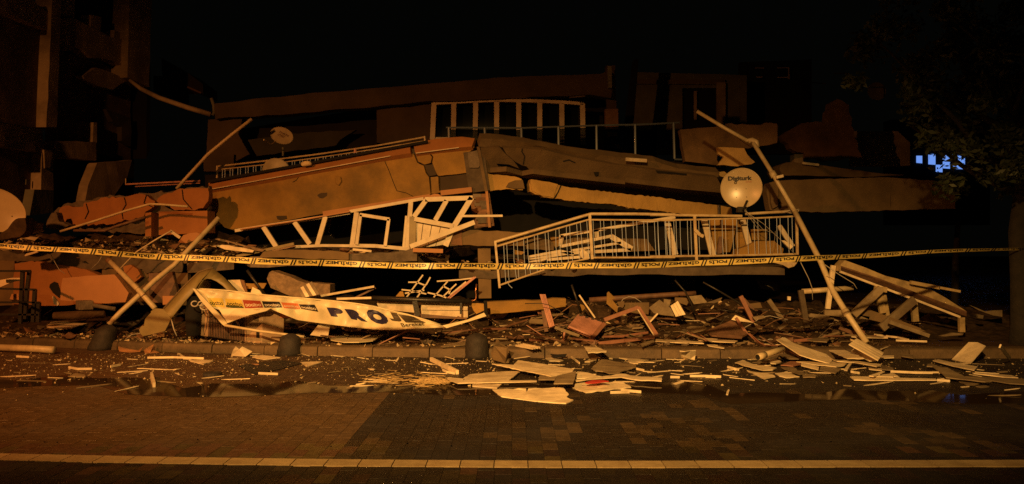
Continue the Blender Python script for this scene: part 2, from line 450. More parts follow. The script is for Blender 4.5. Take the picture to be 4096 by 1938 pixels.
ln = thing('road_line', None, None, (0, 6.0, 0)); tag(ln, kind='structure')
x = -6.0
while x < 6.6:
    L = 0.255; y0 = lineY(x); y1 = lineY(x + L)
    MB().poly([(x + .004, y0 - .09, .004), (x + L - .004, y1 - .09, .004), (x + L - .004, y1 + .09, .004), (x + .004, y0 + .09, .004)], 0.03, nrm=(0, 0, 1)).build('line_block', linemat, ln)
    x += L

# kerb of separate stones
kb = thing('kerb', None, None, (0, 12.05, 0)); tag(kb, kind='structure')
x = -13.0
while x < 12:
    L = 0.88 if x < 3 else 0.95
    a = Vector((x, kerbY(x), 0)); d = Vector((L, kerbY(x + L) - kerbY(x), 0)); d.normalize()
    p0, p1 = a + d * 0.008, a + d * (L - 0.008); nrm = Vector((-d.y, d.x, 0))
    dz = random.uniform(-.006, .006); dy = random.uniform(-.008, .008)
    prof = [(0.0 + dy, -0.05), (0.012 + dy, PAVE - 0.05), (0.03 + dy, PAVE - 0.015), (0.06 + dy, PAVE), (0.30, PAVE), (0.30, -0.05)]
    vs = [p + nrm * q[0] + Vector((0, 0, q[1] + dz)) for p in (p0, p1) for q in prof]
    m_ = len(prof)
    MB().add(vs, [tuple(range(m_)), tuple(range(2 * m_ - 1, m_ - 1, -1))] + [(i, i + m_, (i + 1) % m_ + m_, (i + 1) % m_) for i in range(m_)]).build('kerb_stone', kerbmat, kb)
    x = (p1 + d * 0.008).x
pv = MB().poly([(-16, 17.2, PAVE - .02)] + [(x_, kerbY(x_) + 0.29, PAVE - .02) for x_ in (-8.9, -5.35, -3, -2.09, 0, 3.6, 8, 30)] + [(60, 80, PAVE - .02), (-60, 80, PAVE - .02)], 0.1, nrm=(0, 0, 1)).build('pavement', wetconcrete)
tag(pv, kind='structure')

# puddle lying in the gutter of the road
pud = []
for i in range(41):
    px = -300 + i * 115
    far = 1538 + 8 * math.sin(i * 0.9) + 8 * math.sin(i * 2.3) - (25 if px < 700 else 0) - (0 if px < 2900 else -30)
    pud.append(G(px, far, 0.0045))
for i in range(40, -1, -1):
    px = -300 + i * 115
    nearv = 1580 + 9 * math.sin(i * 0.7 + 1) - (8 if px > 1500 else 0) - (30 if px < 500 else 0) + (35 if px > 2900 else 0)
    pud.append(G(px, nearv, 0.0045))
tag(MB().poly(pud, 0.003, nrm=(0, 0, 1)).build('puddle', water), kind='structure')

# ================================================================== COLLAPSED BUILDING
PL_ = Plane(W(1900, 560, 16.0), W(1900, 900, 16.0), W(835, 760, 16.9))
PR_ = Plane(W(1930, 560, 16.0), W(1930, 900, 16.0), W(2930, 760, 17.3))
def Yl(px): return PL_.at(px, 800)
def Yr(px): return PR_.at(px, 800)
UP_ = Plane(W(1923, 592, 15.86), W(2624, 681, Yr(2624) - .14), W(2624, 750, Yr(2624) + .06))
BD_ = Plane(W(1938, 692, 16.1), W(2624, 750, Yr(2624) + .06), W(2624, 790, Yr(2624) + 1.1))
cb = thing('collapsed_building', 'collapsed ochre apartment building with its front bent into a low ridge', 'collapsed building', W(1950, 1380, 16.5))
def part(name, ps, t, m, jag=0.0, seg=0.12, parent=None, nrm=None, bevel=0.0):
    return MB().poly(ps, t, jag=jag, seg=seg, nrm=nrm).build(name, m, parent or cb, bevel=bevel)
def bpart(name, p0, p1, w_, t, m, parent=None):
    return MB().bar(p0, p1, w_, t).build(name, m, parent or cb)
def off(f, d): return lambda px: f(px) + d

# left wing of the bent front
part('backing_wall', pts(CB, '260,830 1000,700 1783,560 1950,560 1950,960 1783,940 1040,1055 450,1160 350,1140 250,1000', off(Yl, 0.16)), 0.3, concrete, jag=0.02)
part('wall_panel', pts(CB, '240,888 640,818 1000,748 1420,668 1660,636', Yl) + pts(CC, '95,640 120,700 165,722 178,770 200,800 212,915', Yl) + pts(CB, '1783,930 1400,1000 1040,1052 760,1105 410,1170 345,1150 290,1090 230,1000 215,930', Yl), 0.12, plaster, jag=0.006, seg=0.2)
part('wall_panel', pts(CC, '108,640 195,628 222,660 213,700 172,712 128,692', Yl), 0.12, plaster, jag=0.008)
part('wall_panel', pts(CC, '207,628 300,612 400,598 470,590 520,588 478,632 483,690 488,735 492,768 270,792 257,780 225,700 232,658', Yl), 0.12, plaster, jag=0.006)
part('wall_panel', pts(CC, '214,800 266,797 272,893 290,905 220,916', Yl), 0.12, plaster, jag=0.006)
part('patch', pts(CC, '172,716 240,710 252,785 206,794 186,765', off(Yl, 0.05)), 0.08, facade_dim, jag=0.01)
part('bare_patch', pts(CC, '276,798 490,774 500,884 290,898', off(Yl, 0.07)), 0.08, facade_dim, jag=0.01)
# sloping coping above the left wing
def coping(c, top, bot, m, dy=-0.10):
    t, b = pts(c, top, off(Yl, 0.05)), pts(c, bot, off(Yl, dy))
    return part('coping', t + b[::-1], 0.12, m, jag=0.004, seg=0.25)
coping(CB, '230,832 640,752 1000,692 1400,612 1636,568', '240,884 640,814 1000,744 1420,666 1640,632', plaster_orange)
coping(CC, '92,560 240,535 430,518 520,530', '105,632 240,612 400,595 500,586', plaster_orange)
bpart('coping_groove', *pts(CB, '230,832 1760,552', off(Yl, -0.07)), 0.05, 0.04, shade_black)
bpart('coping_edge', *pts(CB, '240,886 1000,746', off(Yl, -0.115)), 0.016, 0.01, whitepaint)
bpart('coping_edge', *pts(CB, '1000,746 1500,652', off(Yl, -0.115)), 0.016, 0.01, whitepaint)
bpart('coping_edge', *pts(CC, '110,633 410,594', off(Yl, -0.115)), 0.016, 0.01, whitepaint)
bpart('bottom_ledge', *pts(CB, '1040,1056 1783,936', off(Yl, -0.06)), 0.10, 0.16, plaster_pink)
bpart('bottom_ledge', *pts(CC, '290,912 505,888', off(Yl, -0.06)), 0.10, 0.16, plaster_pink)
part('stain_hole', pts(CB, '990,925 1015,910 1060,908 1058,930 1030,948 1005,945', off(Yl, -0.006)), 0.02, facade_dim)
part('broken_lump', pts(CB, '1112,800 1130,790 1152,798 1158,830 1140,858 1118,845', off(Yl, -0.05)), 0.05, plaster, bevel=0.012)
part('broken_lump', pts(CB, '705,1070 775,1068 778,1090 735,1100 712,1092', off(Yl, -0.02)), 0.05, facade_dim)
part('broken_lump', pts(CB, '870,700 905,685 940,690 945,715 880,725', off(Yl, -0.2)), 0.1, chunkpale, bevel=0.02)
# thin cracks are hairline grooves: slim dark strips let into the panel
for s in ('1450,650 1465,700 1490,755 1520,835 1545,895', '1545,895 1610,910 1660,935', '860,800 845,822 820,835'):
    q = pts(CB, s, off(Yl, -0.004)); mb = MB()
    for a, b in zip(q, q[1:]): mb.bar(a, b, 0.012, 0.01)
    mb.build('hairline_crack', shade_black, cb)

# the ridge column
bpart('column', *pts(CC, '515,625 556,905', 16.12), 0.42, 0.3, brickwork)  # dark colour stands in for shade in the gap at the ridge
bpart('column_edge', *pts(CC, '545,590 602,900', 15.97), 0.06, 0.1, plaster_brown)
MB().poly(pts(CC, '472,630 540,612 556,720 545,735 484,735', 15.92), 0.15, jag=0.01).build('column_chunk', concrete, cb)
# brick pillar broken open below the ridge
pil = bpart('broken_pillar', *pts(CC, '556,925 590,1150', 16.05), 0.40, 0.3, brickred)
for r_ in range(9):
    for k in range(2):
        a = CC.w(540 + r_ * 3.4 + k * 38 + (10 if r_ % 2 else 0), 935 + r_ * 24, 15.86)
        MB().box(a + Vector((random.uniform(-.01, .01), random.uniform(0, .06), 0)), (0.17, 0.12, 0.105), ry=random.uniform(-.06, .06)).build('brick', brickred if random.random() < .5 else concrete, cb)
bpart('pillar_plaster', *pts(CC, '604,900 625,1150', 15.82), 0.05, 0.1, plaster_pink)
# lower post under the slab
bpart('lower_post', *pts(L3, '1195,455 1202,830', 15.3), 0.24, 0.24, plaster_brown)
bpart('rear_post', *pts(L5, '232,560 232,690', 18.2), 0.55, 0.4, facade_dim)

# right wing of the bent front: fascia, upper face and band tilted to imitate a shadow, lit lower strip
part('fascia', pts(CC, '548,588 565,532 720,540 870,560 1180,622 1480,655 1783,690', off(Yr, -0.12)) + pts(CD, '380,742 660,770 650,800 300,760 0,728', off(Yr, -0.02)) + pts(CC, '1480,705 1200,652 980,600 700,592', off(Yr, -0.02)), 0.25, plaster_brown, jag=0.012, seg=0.2)
def wing(name, top, bot, pl, m, t=0.14, jag=0.006):
    return part(name, pts(CC, top, pl) + pts(CC, bot, pl), t, m, jag=jag, seg=0.2)
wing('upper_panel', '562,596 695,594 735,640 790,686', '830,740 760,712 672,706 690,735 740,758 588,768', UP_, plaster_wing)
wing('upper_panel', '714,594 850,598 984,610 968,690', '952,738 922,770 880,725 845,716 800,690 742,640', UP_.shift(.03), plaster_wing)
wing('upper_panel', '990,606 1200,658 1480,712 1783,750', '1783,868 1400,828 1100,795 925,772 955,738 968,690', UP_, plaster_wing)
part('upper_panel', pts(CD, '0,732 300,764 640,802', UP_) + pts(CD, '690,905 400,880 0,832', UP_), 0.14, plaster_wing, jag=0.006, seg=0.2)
part('shade_band', pts(CC, '588,770 740,760 850,790 925,776 1100,798 1400,832 1783,872', BD_) + pts(CC, '1783,940 1250,882 910,815 830,800 580,772', BD_), 0.1, plaster_wing)
part('shade_band', pts(CD, '0,836 400,884 690,910 740,1010', BD_) + pts(CD, '740,1012 380,965 0,918', BD_), 0.1, plaster_wing)
part('lower_strip', pts(CC, '584,774 700,785 815,800 845,812 862,845 855,890 740,882 640,895 600,898 588,840', off(Yr, 0.05)), 0.2, plaster_lit, jag=0.01, seg=0.06)
part('lower_strip', pts(CC, '912,815 1120,858 1085,930 1070,948 1000,940 905,900 900,850', off(Yr, 0.05)), 0.2, plaster_lit, jag=0.012, seg=0.06)
part('lower_strip', pts(CC, '1126,860 1250,880 1500,908 1783,940', off(Yr, 0.05)) + pts(CD, '380,962 740,1010 742,1060 600,1068 408,1056 200,1032 0,1012', off(Yr, 0.05)) + pts(CC, '1660,1020 1450,985 1250,972 1080,950', off(Yr, 0.05)), 0.2, plaster_lit, jag=0.014, seg=0.06)
part('broken_edge', pts(CC, '740,868 760,838 800,822 855,820 868,880 800,880', off(Yr, 0.0)), 0.06, plaster_brown, jag=0.014)
part('broken_edge', pts(CC, '905,822 985,828 1100,850 1070,945 990,930 920,895', off(Yr, 0.02)), 0.05, plaster_lit, jag=0.02)
part('torn_render', pts(CC, '1050,770 1130,764 1195,780 1185,796 1100,795', off(Yr, 0.0)), 0.03, facade_dim, jag=0.012)
part('stain_hole', pts(CC, '1350,765 1385,762 1382,785 1365,795', off(Yr, -0.06)), 0.03, shade_black)
part('dark_patch', pts(CD, '212,752 432,775 428,788 230,772', off(Yr, -0.14)), 0.05, shade_black, jag=0.008)
bpart('loose_strip', *pts(CD, '5,676 150,686', off(Yr, -0.3)), 0.07, 0.04, board)

for s in ('852,600 848,622 868,655 862,690 858,712', '1120,858 1100,905 1075,945', '1135,690 1175,680 1220,700', '1000,850 985,880 1000,915'):
    q = pts(CC, s, UP_.shift(.028) if s.startswith('852') else UP_.shift(-.004) if s.startswith('1135') else off(Yr, .046)); mb = MB()
    for a, b in zip(q, q[1:]): mb.bar(a, b, 0.022, 0.02)
    mb.build('hairline_crack', shade_black, cb)
# floors inside the ruin
def slab(name, front, back, t, m, jag=0.015):
    return MB().poly(front + back, t, nrm=(0, 0, 1), jag=jag, seg=0.3).build(name, m, cb)
slab('floor_slab', pts(L3, '-560,520 0,505 480,500 690,492', 14.9), [W(1900, 985, 18.8), W(900, 990, 18.8)], 0.20, concrete)
slab('floor_slab', pts(L4, '-120,530 600,512 1500,508', 15.15) + pts(L5, '1010,505', 15.15), [W(3080, 1020, 18.8), W(1920, 1020, 18.8)], 0.15, brickwork, jag=.03)
part('slab_edge', pts(L3, '0,508 480,490 640,462 690,492 690,552 480,556 0,560 -300,566 -300,520', 14.78), 0.12, concrete, jag=0.02)
part('fallen_beam', pts(L3, '930,322 1045,318 1480,338 1500,440 1240,440 1040,432 935,440', 15.0), 0.3, plaster_brown, jag=0.012)
part('fallen_beam', pts(L4, '0,232 210,250 560,300 592,330 590,378 240,362 0,345', 15.3), 0.25, plaster_brown, jag=0.012)
part('beam_end', pts(L3, '925,320 1030,320 1030,435 950,430 930,380', 14.97), 0.1, brickred, jag=0.015)
# rear walls that keep the inside of the ruin dark
part('rear_wall', [W(300, 1000, 19.0), W(2950, 1000, 19.0), W(3150, 1330, 19.0), W(200, 1330, 19.0)], 0.2, shade_black)
part('rear_wall', [W(820, 700, 18.4), W(2900, 640, 18.4), W(2950, 1000, 18.4), W(820, 1000, 18.4)], 0.2, shade_black)
# upper storey
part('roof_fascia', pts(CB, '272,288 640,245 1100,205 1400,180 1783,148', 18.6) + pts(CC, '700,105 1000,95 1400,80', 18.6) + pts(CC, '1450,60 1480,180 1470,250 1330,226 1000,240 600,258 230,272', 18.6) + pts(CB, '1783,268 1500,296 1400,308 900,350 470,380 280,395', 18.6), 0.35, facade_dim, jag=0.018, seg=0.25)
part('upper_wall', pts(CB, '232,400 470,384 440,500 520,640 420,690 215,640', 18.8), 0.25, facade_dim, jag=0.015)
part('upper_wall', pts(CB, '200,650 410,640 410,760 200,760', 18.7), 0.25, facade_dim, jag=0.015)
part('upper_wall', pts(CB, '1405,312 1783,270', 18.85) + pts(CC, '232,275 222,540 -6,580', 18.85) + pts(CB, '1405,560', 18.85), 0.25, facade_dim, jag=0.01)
part('recess_wall', pts(CB, '430,470 1405,310 1405,600 430,680', 19.6), 0.2, shade_black)
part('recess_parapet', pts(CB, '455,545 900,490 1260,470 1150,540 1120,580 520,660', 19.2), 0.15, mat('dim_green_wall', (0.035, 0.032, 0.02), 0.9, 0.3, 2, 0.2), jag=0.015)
part('recess_wall', pts(CC, '-10,230 1500,230 1500,700 -10,600', 19.7), 0.2, shade_black)
bpart('ceiling_edge', *pts(CC, '1180,246 1290,236', 18.3), 0.03, 0.05, concrete)
bpart('corner_post', *pts(CC, '1462,30 1478,520', 18.9), 0.22, 0.2, facade_dim)
bpart('standpipe', *pts(CC, '1458,30 1462,180', 18.5), 0.09, 0.09, palewall)
bpart('broken_post', *pts(CC, '1470,330 1472,470', 18.6), 0.3, 0.2, brickred)
# seven pane window row
wr = MB().poly(pts(CC, '247,295 1262,295 1262,550 247,535', 18.97), 0.02).build('window', glassdark, cb)
top = pts(CC, '235,288 450,275 670,266 820,268 970,273 1120,280 1278,290', 18.75)
for a, b in zip(top, top[1:]): MB().bar(a, b, 0.075, 0.1).build('frame', whitepaint, wr)
for a, b in zip(*[iter(pts(CC, '238,285 226,540 376,285 372,540 527,278 524,545 673,272 673,550 827,274 827,556 973,280 973,562 1126,288 1128,570 1270,290 1275,575', 18.74))] * 2):
    MB().bar(a, b, 0.115, 0.08).build('mullion', whitepaint, wr)
bo = pts(CC, '226,532 650,534 1150,570', 18.77)
for a, b in zip(bo, bo[1:]): MB().bar(a, b, 0.06, 0.08).build('sill', whitepaint, wr)

# roof railing on the left wing
rr = thing('roof_railing', 'thin pale metal railing running along the sloping top of the left wing', 'railing', pts(CB, '1000,690', 16.9)[0])
def rpart(name, c, s, Y, r, m, parent, n=6):
    return MB().tube(pts(c, s, Y), r, n).build(name, m, parent)
Yb = off(Yl, 0.35)
rpart('top_rail', CB, '295,725 620,688 1000,640 1400,582 1740,521', Yb, 0.018, rail, rr)
rpart('lower_rail', CB, '325,745 620,714 1000,664 1400,604 1740,548', Yb, 0.012, rail, rr)
rpart('post', CB, '295,722 292,805', Yb, 0.022, rail, rr)
rpart('post', CB, '1738,515 1742,552', Yb, 0.022, rail, rr)
rpart('post', CB, '1255,600 1255,632', Yb, 0.03, pinkwood, rr)
for i in range(44):
    x_ = 330 + i * 27 - (9 if i % 2 else 0)
    yt = lerp_table([(325, 745), (620, 714), (1000, 664), (1400, 604), (1740, 548)], x_)
    yb = lerp_table([(230, 822), (640, 748), (1000, 688), (1400, 608), (1783, 540)], x_)
    if yb > yt + 4: rpart('baluster', CB, f'{x_},{yt} {x_ - 1},{yb + 6}', Yb, 0.007, bars, rr, 4)
er = thing('eave_rail', 'pair of thin horizontal pipes lying above the orange broken wall at left', 'rail', pts(L1, '1300,70', 16.9)[0])
rpart('upper_pipe', L1, '1020,78 1140,72 1625,50', 16.9, 0.018, pinkwood, er)
rpart('lower_pipe', L1, '1100,96 1625,68', 16.9, 0.012, pinkwood, er)
rpart('bracket', L1, '1022,30 1020,82', 16.9, 0.01, rail, er)

# glazed balcony railing in front of the seven panes
gr = thing('glass_railing', 'glass balcony railing with slim steel posts in front of the seven pane window row', 'glass railing', CC.w(1400, 640, 17.8))
Yg = lambda px: 17.3 + (px - 1790) / 900 * 0.9
rpart('handrail', CC, '320,455 850,458 1370,440 1783,430', Yg, 0.02, steel, gr)
rpart('handrail', CD, '0,438 190,430 380,420', Yg, 0.022, steel, gr)
gx = [(340, 455, 545), (590, 457, 560), (845, 458, 575), (1103, 450, 600), (1368, 440, 640), (1637, 433, 662)]
for x_, a, b in gx: rpart('post', CC, f'{x_},{a} {x_ + 2},{b}', Yg, 0.03, steel, gr)
rpart('post', CD, '338,420 345,672', Yg, 0.03, steel, gr)
rpart('foot_plate', CD, '345,676 395,678', Yg, 0.02, steel, gr)
for (x0, a0, b0), (x1, a1, b1) in zip(gx, gx[1:] + [(1796, 424, 672)]):
    MB().poly(pts(CC, f'{x0 + 6},{a0 + 12} {x1 - 6},{a1 + 12} {x1 - 6},{b1 - 8} {x0 + 6},{b0 - 8}', Yg), 0.012).build('pane', tintglass, gr)

# ================================================================== STANDING BUILDING AT LEFT
db = thing('damaged_building', 'dark damaged concrete frame building still standing at the far left', 'building', W(150, 1150, 18.0))
Yd = lambda px: 16.5 + px / 600 * 6.0
def dpart(name, s, m, d=0.0, t=0.3, jag=0.012): return MB().poly(pts(Y1, s, off(Yd, d)), t, jag=jag, seg=0.35).build(name, m, db)
concr_dim = mat('dim_frame_concrete', (0.42, 0.32, 0.2), 0.9, 0.3, 2, 0.3, grime=0.5, bscale=25)
infill = mat('dim_brick_infill', (0.16, 0.115, 0.075), 0.9, 0.35, 3, 0.5, grime=0.5, bscale=25)
dpart('column', '300,-40 350,-40 322,722 262,722', concr_dim, -0.15, 0.4)
dpart('column', '238,870 305,870 300,1190 228,1190', concr_dim, -0.1, 0.4)
dpart('column_facing', '250,850 300,850 285,950 255,955', concr_dim, -0.15, 0.05)
dpart('column', '735,-40 862,-40 845,495 722,440', concr_dim, -0.3, 0.5)
dpart('beam', '-40,-40 170,-10 275,75 275,175 -40,45', concr_dim, 0.0)
dpart('beam', '365,105 410,100 640,215 712,225 718,388 640,345 520,330 470,290 420,265 385,290 365,285', concr_dim, 0.0, 0.3, 0.03)
dpart('beam', '-40,690 240,735 252,868 -40,822', concr_dim, -0.05)
dpart('beam', '310,800 545,805 545,912 308,895', concr_dim, 0.0, 0.3, 0.02)
dpart('broken_spandrel', '470,430 545,385 600,400 725,455 640,510 560,490 475,450', concr_dim, 0.05, 0.2, 0.03)
dpart('wall_stub', '517,85 575,97 570,208 515,188', concr_dim, 0.1)
dpart('wall_stub', '648,172 712,195 716,345 670,330 645,250', concr_dim, 0.1)
dpart('wall_stub', '378,-30 425,-30 422,105 375,95', concr_dim, 0.1)
dpart('wall_stub', '530,695 550,695 548,905 525,905', concr_dim, 0.1)
dpart('wall_stub', '600,620 740,670 740,830 690,800 690,720 640,690', mat('dim_mortar_wall', (0.06, 0.05, 0.035), 0.9, 0.3, 3, 0.3), 0.3, 0.2, 0.03)
dpart('brick_infill', '-40,45 300,175 300,735 -40,690', infill, 0.35)
dpart('brick_infill', '-40,822 250,865 235,1200 -40,1200', infill, 0.35)
dpart('brick_infill', '320,280 740,420 740,920 320,800', infill, 0.6)
dpart('brick_infill', '310,880 760,900 760,1190 300,1190', shade_black, 0.7)
dpart('brick_infill', '360,-40 740,-40 740,230 360,100', shade_black, 0.7)
dpart('plinth_slab', '195,1075 305,1080 300,1205 168,1222', palewall, -0.4, 0.2)
dpart('leaning_slab', '550,925 748,908 720,1010 640,1120 480,1152 500,1050', concr_dim, -0.3, 0.25, 0.02)
dpart('rubble_curb', '-40,655 60,672 140,690 60,678 -40,668', concr_dim, -0.2, 0.1, 0.02)
dpart('window_card', '150,1018 172,1018 170,1050 148,1048', palewall, 0.2, 0.02)
dpart('side_wall', '845,-40 850,-40 850,850 830,900 830,500', shade_black, 0.0, 3.0)
# balcony behind it
rb = thing('rear_balcony', 'dim balcony with a sloping roof slab behind the dark building at left', 'balcony', Y1.w(1000, 600, 25.0))
def qpart(name, s, m, Y, t=0.2, p=rb, c=Y1): return MB().poly(pts(c, s, Y), t).build(name, m, p)
qpart('roof_slab', '915,330 1060,410 1150,478 1152,538 1138,532 1060,498 920,435', facade_dim, 25.0, 1.2)
MB().poly([Y1.w(1060, 498, 24.9), Y1.w(1138, 532, 24.9), Y1.w(1065, 536, 26.5)], 0.05).build('soffit', plaster, rb)  # brighter plaster colour stands in for light on the soffit
qpart('wall', '870,430 920,435 1058,500 1055,590 870,520', mat('dim_green_render', (0.06, 0.058, 0.035), 0.9, 0.3, 2, 0.2), 25.6)
for x_ in (905, 960, 1010): qpart('mullion', f'{x_},{430 + (x_ - 905) * .4} {x_ + 8},{434 + (x_ - 905) * .4} {x_ + 8},{575 + (x_ - 905) * .1} {x_},{570 + (x_ - 905) * .1}', shade_black, 25.5, 0.05)
tube1('fallen_pole', 'fallen pole sloping down from the dark building at left to a small upright bracket', 'pole', pts(Y1, '735,455 800,505 900,555 1060,610 1195,650', 20.0), [0.04, 0.055, 0.06, 0.065, 0.065], concr_dim)
tube1('pole_bracket', 'small bent upright bracket at the end of the fallen pole', 'bracket', pts(Y1, '1198,558 1212,600 1214,640 1205,655', 19.8), 0.04, palewall)

# ================================================================== RIGHT SIDE: walls behind and rear house
rh = thing('rear_house', 'pale rear house wall with a dark doorway behind the glass railing', 'house', W(2750, 900, 25.0))
def hpart(name, s, m, Y, t=0.2, jag=0.0, c=CD, p=None): return MB().poly(pts(c, s, Y), t, jag=jag).build(name, m, p or rh)
hpart('wall', '85,68 400,78 400,640 30,640', palewall, 25.0)
hpart('wall', '640,82 800,88 800,640 640,640', palewall, 25.0)
hpart('wall', '400,78 640,82 640,180 400,180', palewall, 25.0)
hpart('lintel', '85,120 700,122 690,155 85,150', mat('dim_yellow_lintel', (0.16, 0.12, 0.05), 0.9, 0.2, 2, 0.1), 24.9, 0.1)
hpart('door', '402,182 638,182 638,640 402,640', shade_black, 25.12, 0.1)
hpart('door_frame', '640,140 700,140 700,640 642,640', concr_dim, 24.85, 0.1)
hpart('door_frame', '480,200 500,200 500,400 480,400', concr_dim, 25.0, 0.03)
hpart('downpipe', '800,90 848,90 848,420 800,420', palewall, 24.95, 0.1)
hpart('tilted_post', '60,-20 95,-20 60,420 5,420', shade_black, 23.0, 0.3, c=CD)
for s in ('905,40 970,40', '1060,40 1135,38', '915,105 955,104', '1060,106 1140,106'):
    a, b = pts(CD, s, 26.0); MB().bar(a, b, 0.035, 0.03).build('shutter_bar', concr_dim, rh)
for s in ('1138,35 1142,120',):
    a, b = pts(CD, s, 26.0); MB().bar(a, b, 0.03, 0.03).build('shutter_bar', concr_dim, rh)
hpart('wall', '800,0 1300,-20 1300,640 800,640', shade_black, 26.2)
for s in ('1455,78 1550,76', '1300,140 1400,150', '960,275 1200,285', '1552,78 1556,150'):
    a, b = pts(CD, s, 27.0); MB().bar(a, b, 0.03, 0.03).build('far_rail', brickwork, rh)

rear_brown = mat('rear_brown_render', (0.22, 0.135, 0.065), 0.9, 0.35, 2, 0.4, grime=0.5, bscale=30)
lit_plaster = mat('lit_rear_plaster', (0.78, 0.52, 0.19), 0.85, 0.15, 4, 0.4, grime=0.3, grime_col=(0.3, 0.18, 0.07), bscale=40)  # paler than its wall, in place of strong lamplight on the patch
bk = thing('broken_rear_wall', 'broken brown wall standing between the glass railing and the bent pole', 'broken wall', W(2920, 690, 18.2))
hpart('wall_face', '382,470 700,440 1055,432 1068,445 1050,560 860,600 650,600 640,680 660,720 560,705 420,690', rear_brown, 18.0, 0.25, 0.012, p=bk)
hpart('bright_patch', '645,592 830,598 850,640 905,695 880,710 780,725 648,716 665,690 690,660 650,640', lit_plaster, 17.8, 0.12, 0.015, p=bk)
hpart('bright_patch', '650,765 690,760 720,785 700,805 652,790', lit_plaster, 17.6, 0.1, 0.015, p=bk)
hpart('torn_cladding', '700,430 1060,430 1060,560 880,590 780,520', rear_brown, 17.95, 0.05, 0.03, p=bk)
rl = thing('low_rear_wall', 'long low brown wall behind the bent pole under the leafy tree', 'wall', W(3350, 850, 17.0))
hpart('wall_face', '1000,840 1080,825 1300,815 1500,810 1783,800 1850,802 1850,1030 1300,1045 1010,1030 985,900', plaster_brown, 17.0, 0.3, 0.012, p=rl)
hpart('wall_face', '1850,803 2200,830 2300,900 2300,1020 1850,1030', plaster_brown, 17.0, 0.3, 0.012, p=rl)
hpart('broken_edge', '1005,850 1070,835 1065,1000 1030,1020', plaster_brown, 16.9, 0.1, 0.02, p=rl)
cs = thing('fallen_roof_slab', 'rounded fallen roof slab tapering to the right above the low wall', 'roof slab', CD.w(1300, 760, 18.0))
MB().poly(pts(CD, '1075,745 1085,715 1120,698 1180,695 1350,715 1600,750 1783,775 1950,785 1600,800 1300,790 1100,788', 18.0), 0.9, jag=0.006).build('slab', plaster_brown, cs)
MB().bar(*pts(CD, '1235,702 1348,716', 17.9), 0.05, 0.05).build('white_edge', board, cs)
rw = thing('rear_brown_wall', 'dim shell of a brown wall dappled by tree shade at right', 'wall', W(3280, 620, 22.0))
hpart('wall_face', '1090,510 1150,470 1230,425 1400,420 1430,280 1480,255 1560,300 1575,440 1620,560 1650,660 1480,680 1300,670 1150,600', rear_brown, 21.0, 0.3, 0.05, p=rw)
hpart('shelf', '1180,640 1240,640 1240,700 1180,700', concr_dim, 19.0, 0.3, p=rw)
hpart('wall_face', '1590,480 1900,480 1985,560 1985,720 1590,720', concr_dim, 23.0, 0.3, p=rw)

# far house with lit bluish windows
fh = thing('far_house', 'far dark house with small lit blue windows seen through the tree', 'house', W(3750, 900, 55.0))
MB().poly([W(3560, 480, 55), W(3960, 470, 55), W(3960, 900, 55), W(3560, 900, 55)], 1.0).build('wall', shade_black, fh)
for q in ((3666, 624, 3689, 654), (3714, 617, 3742, 660), (3772, 622, 3800, 676), (3744, 660, 3770, 690), (3812, 618, 3860, 678)):
    MB().poly([W(q[0], q[1], 54.9), W(q[2], q[1], 54.9), W(q[2], q[3], 54.9), W(q[0], q[3] - 2, 54.9)], 0.03).build('window', bluewin, fh)

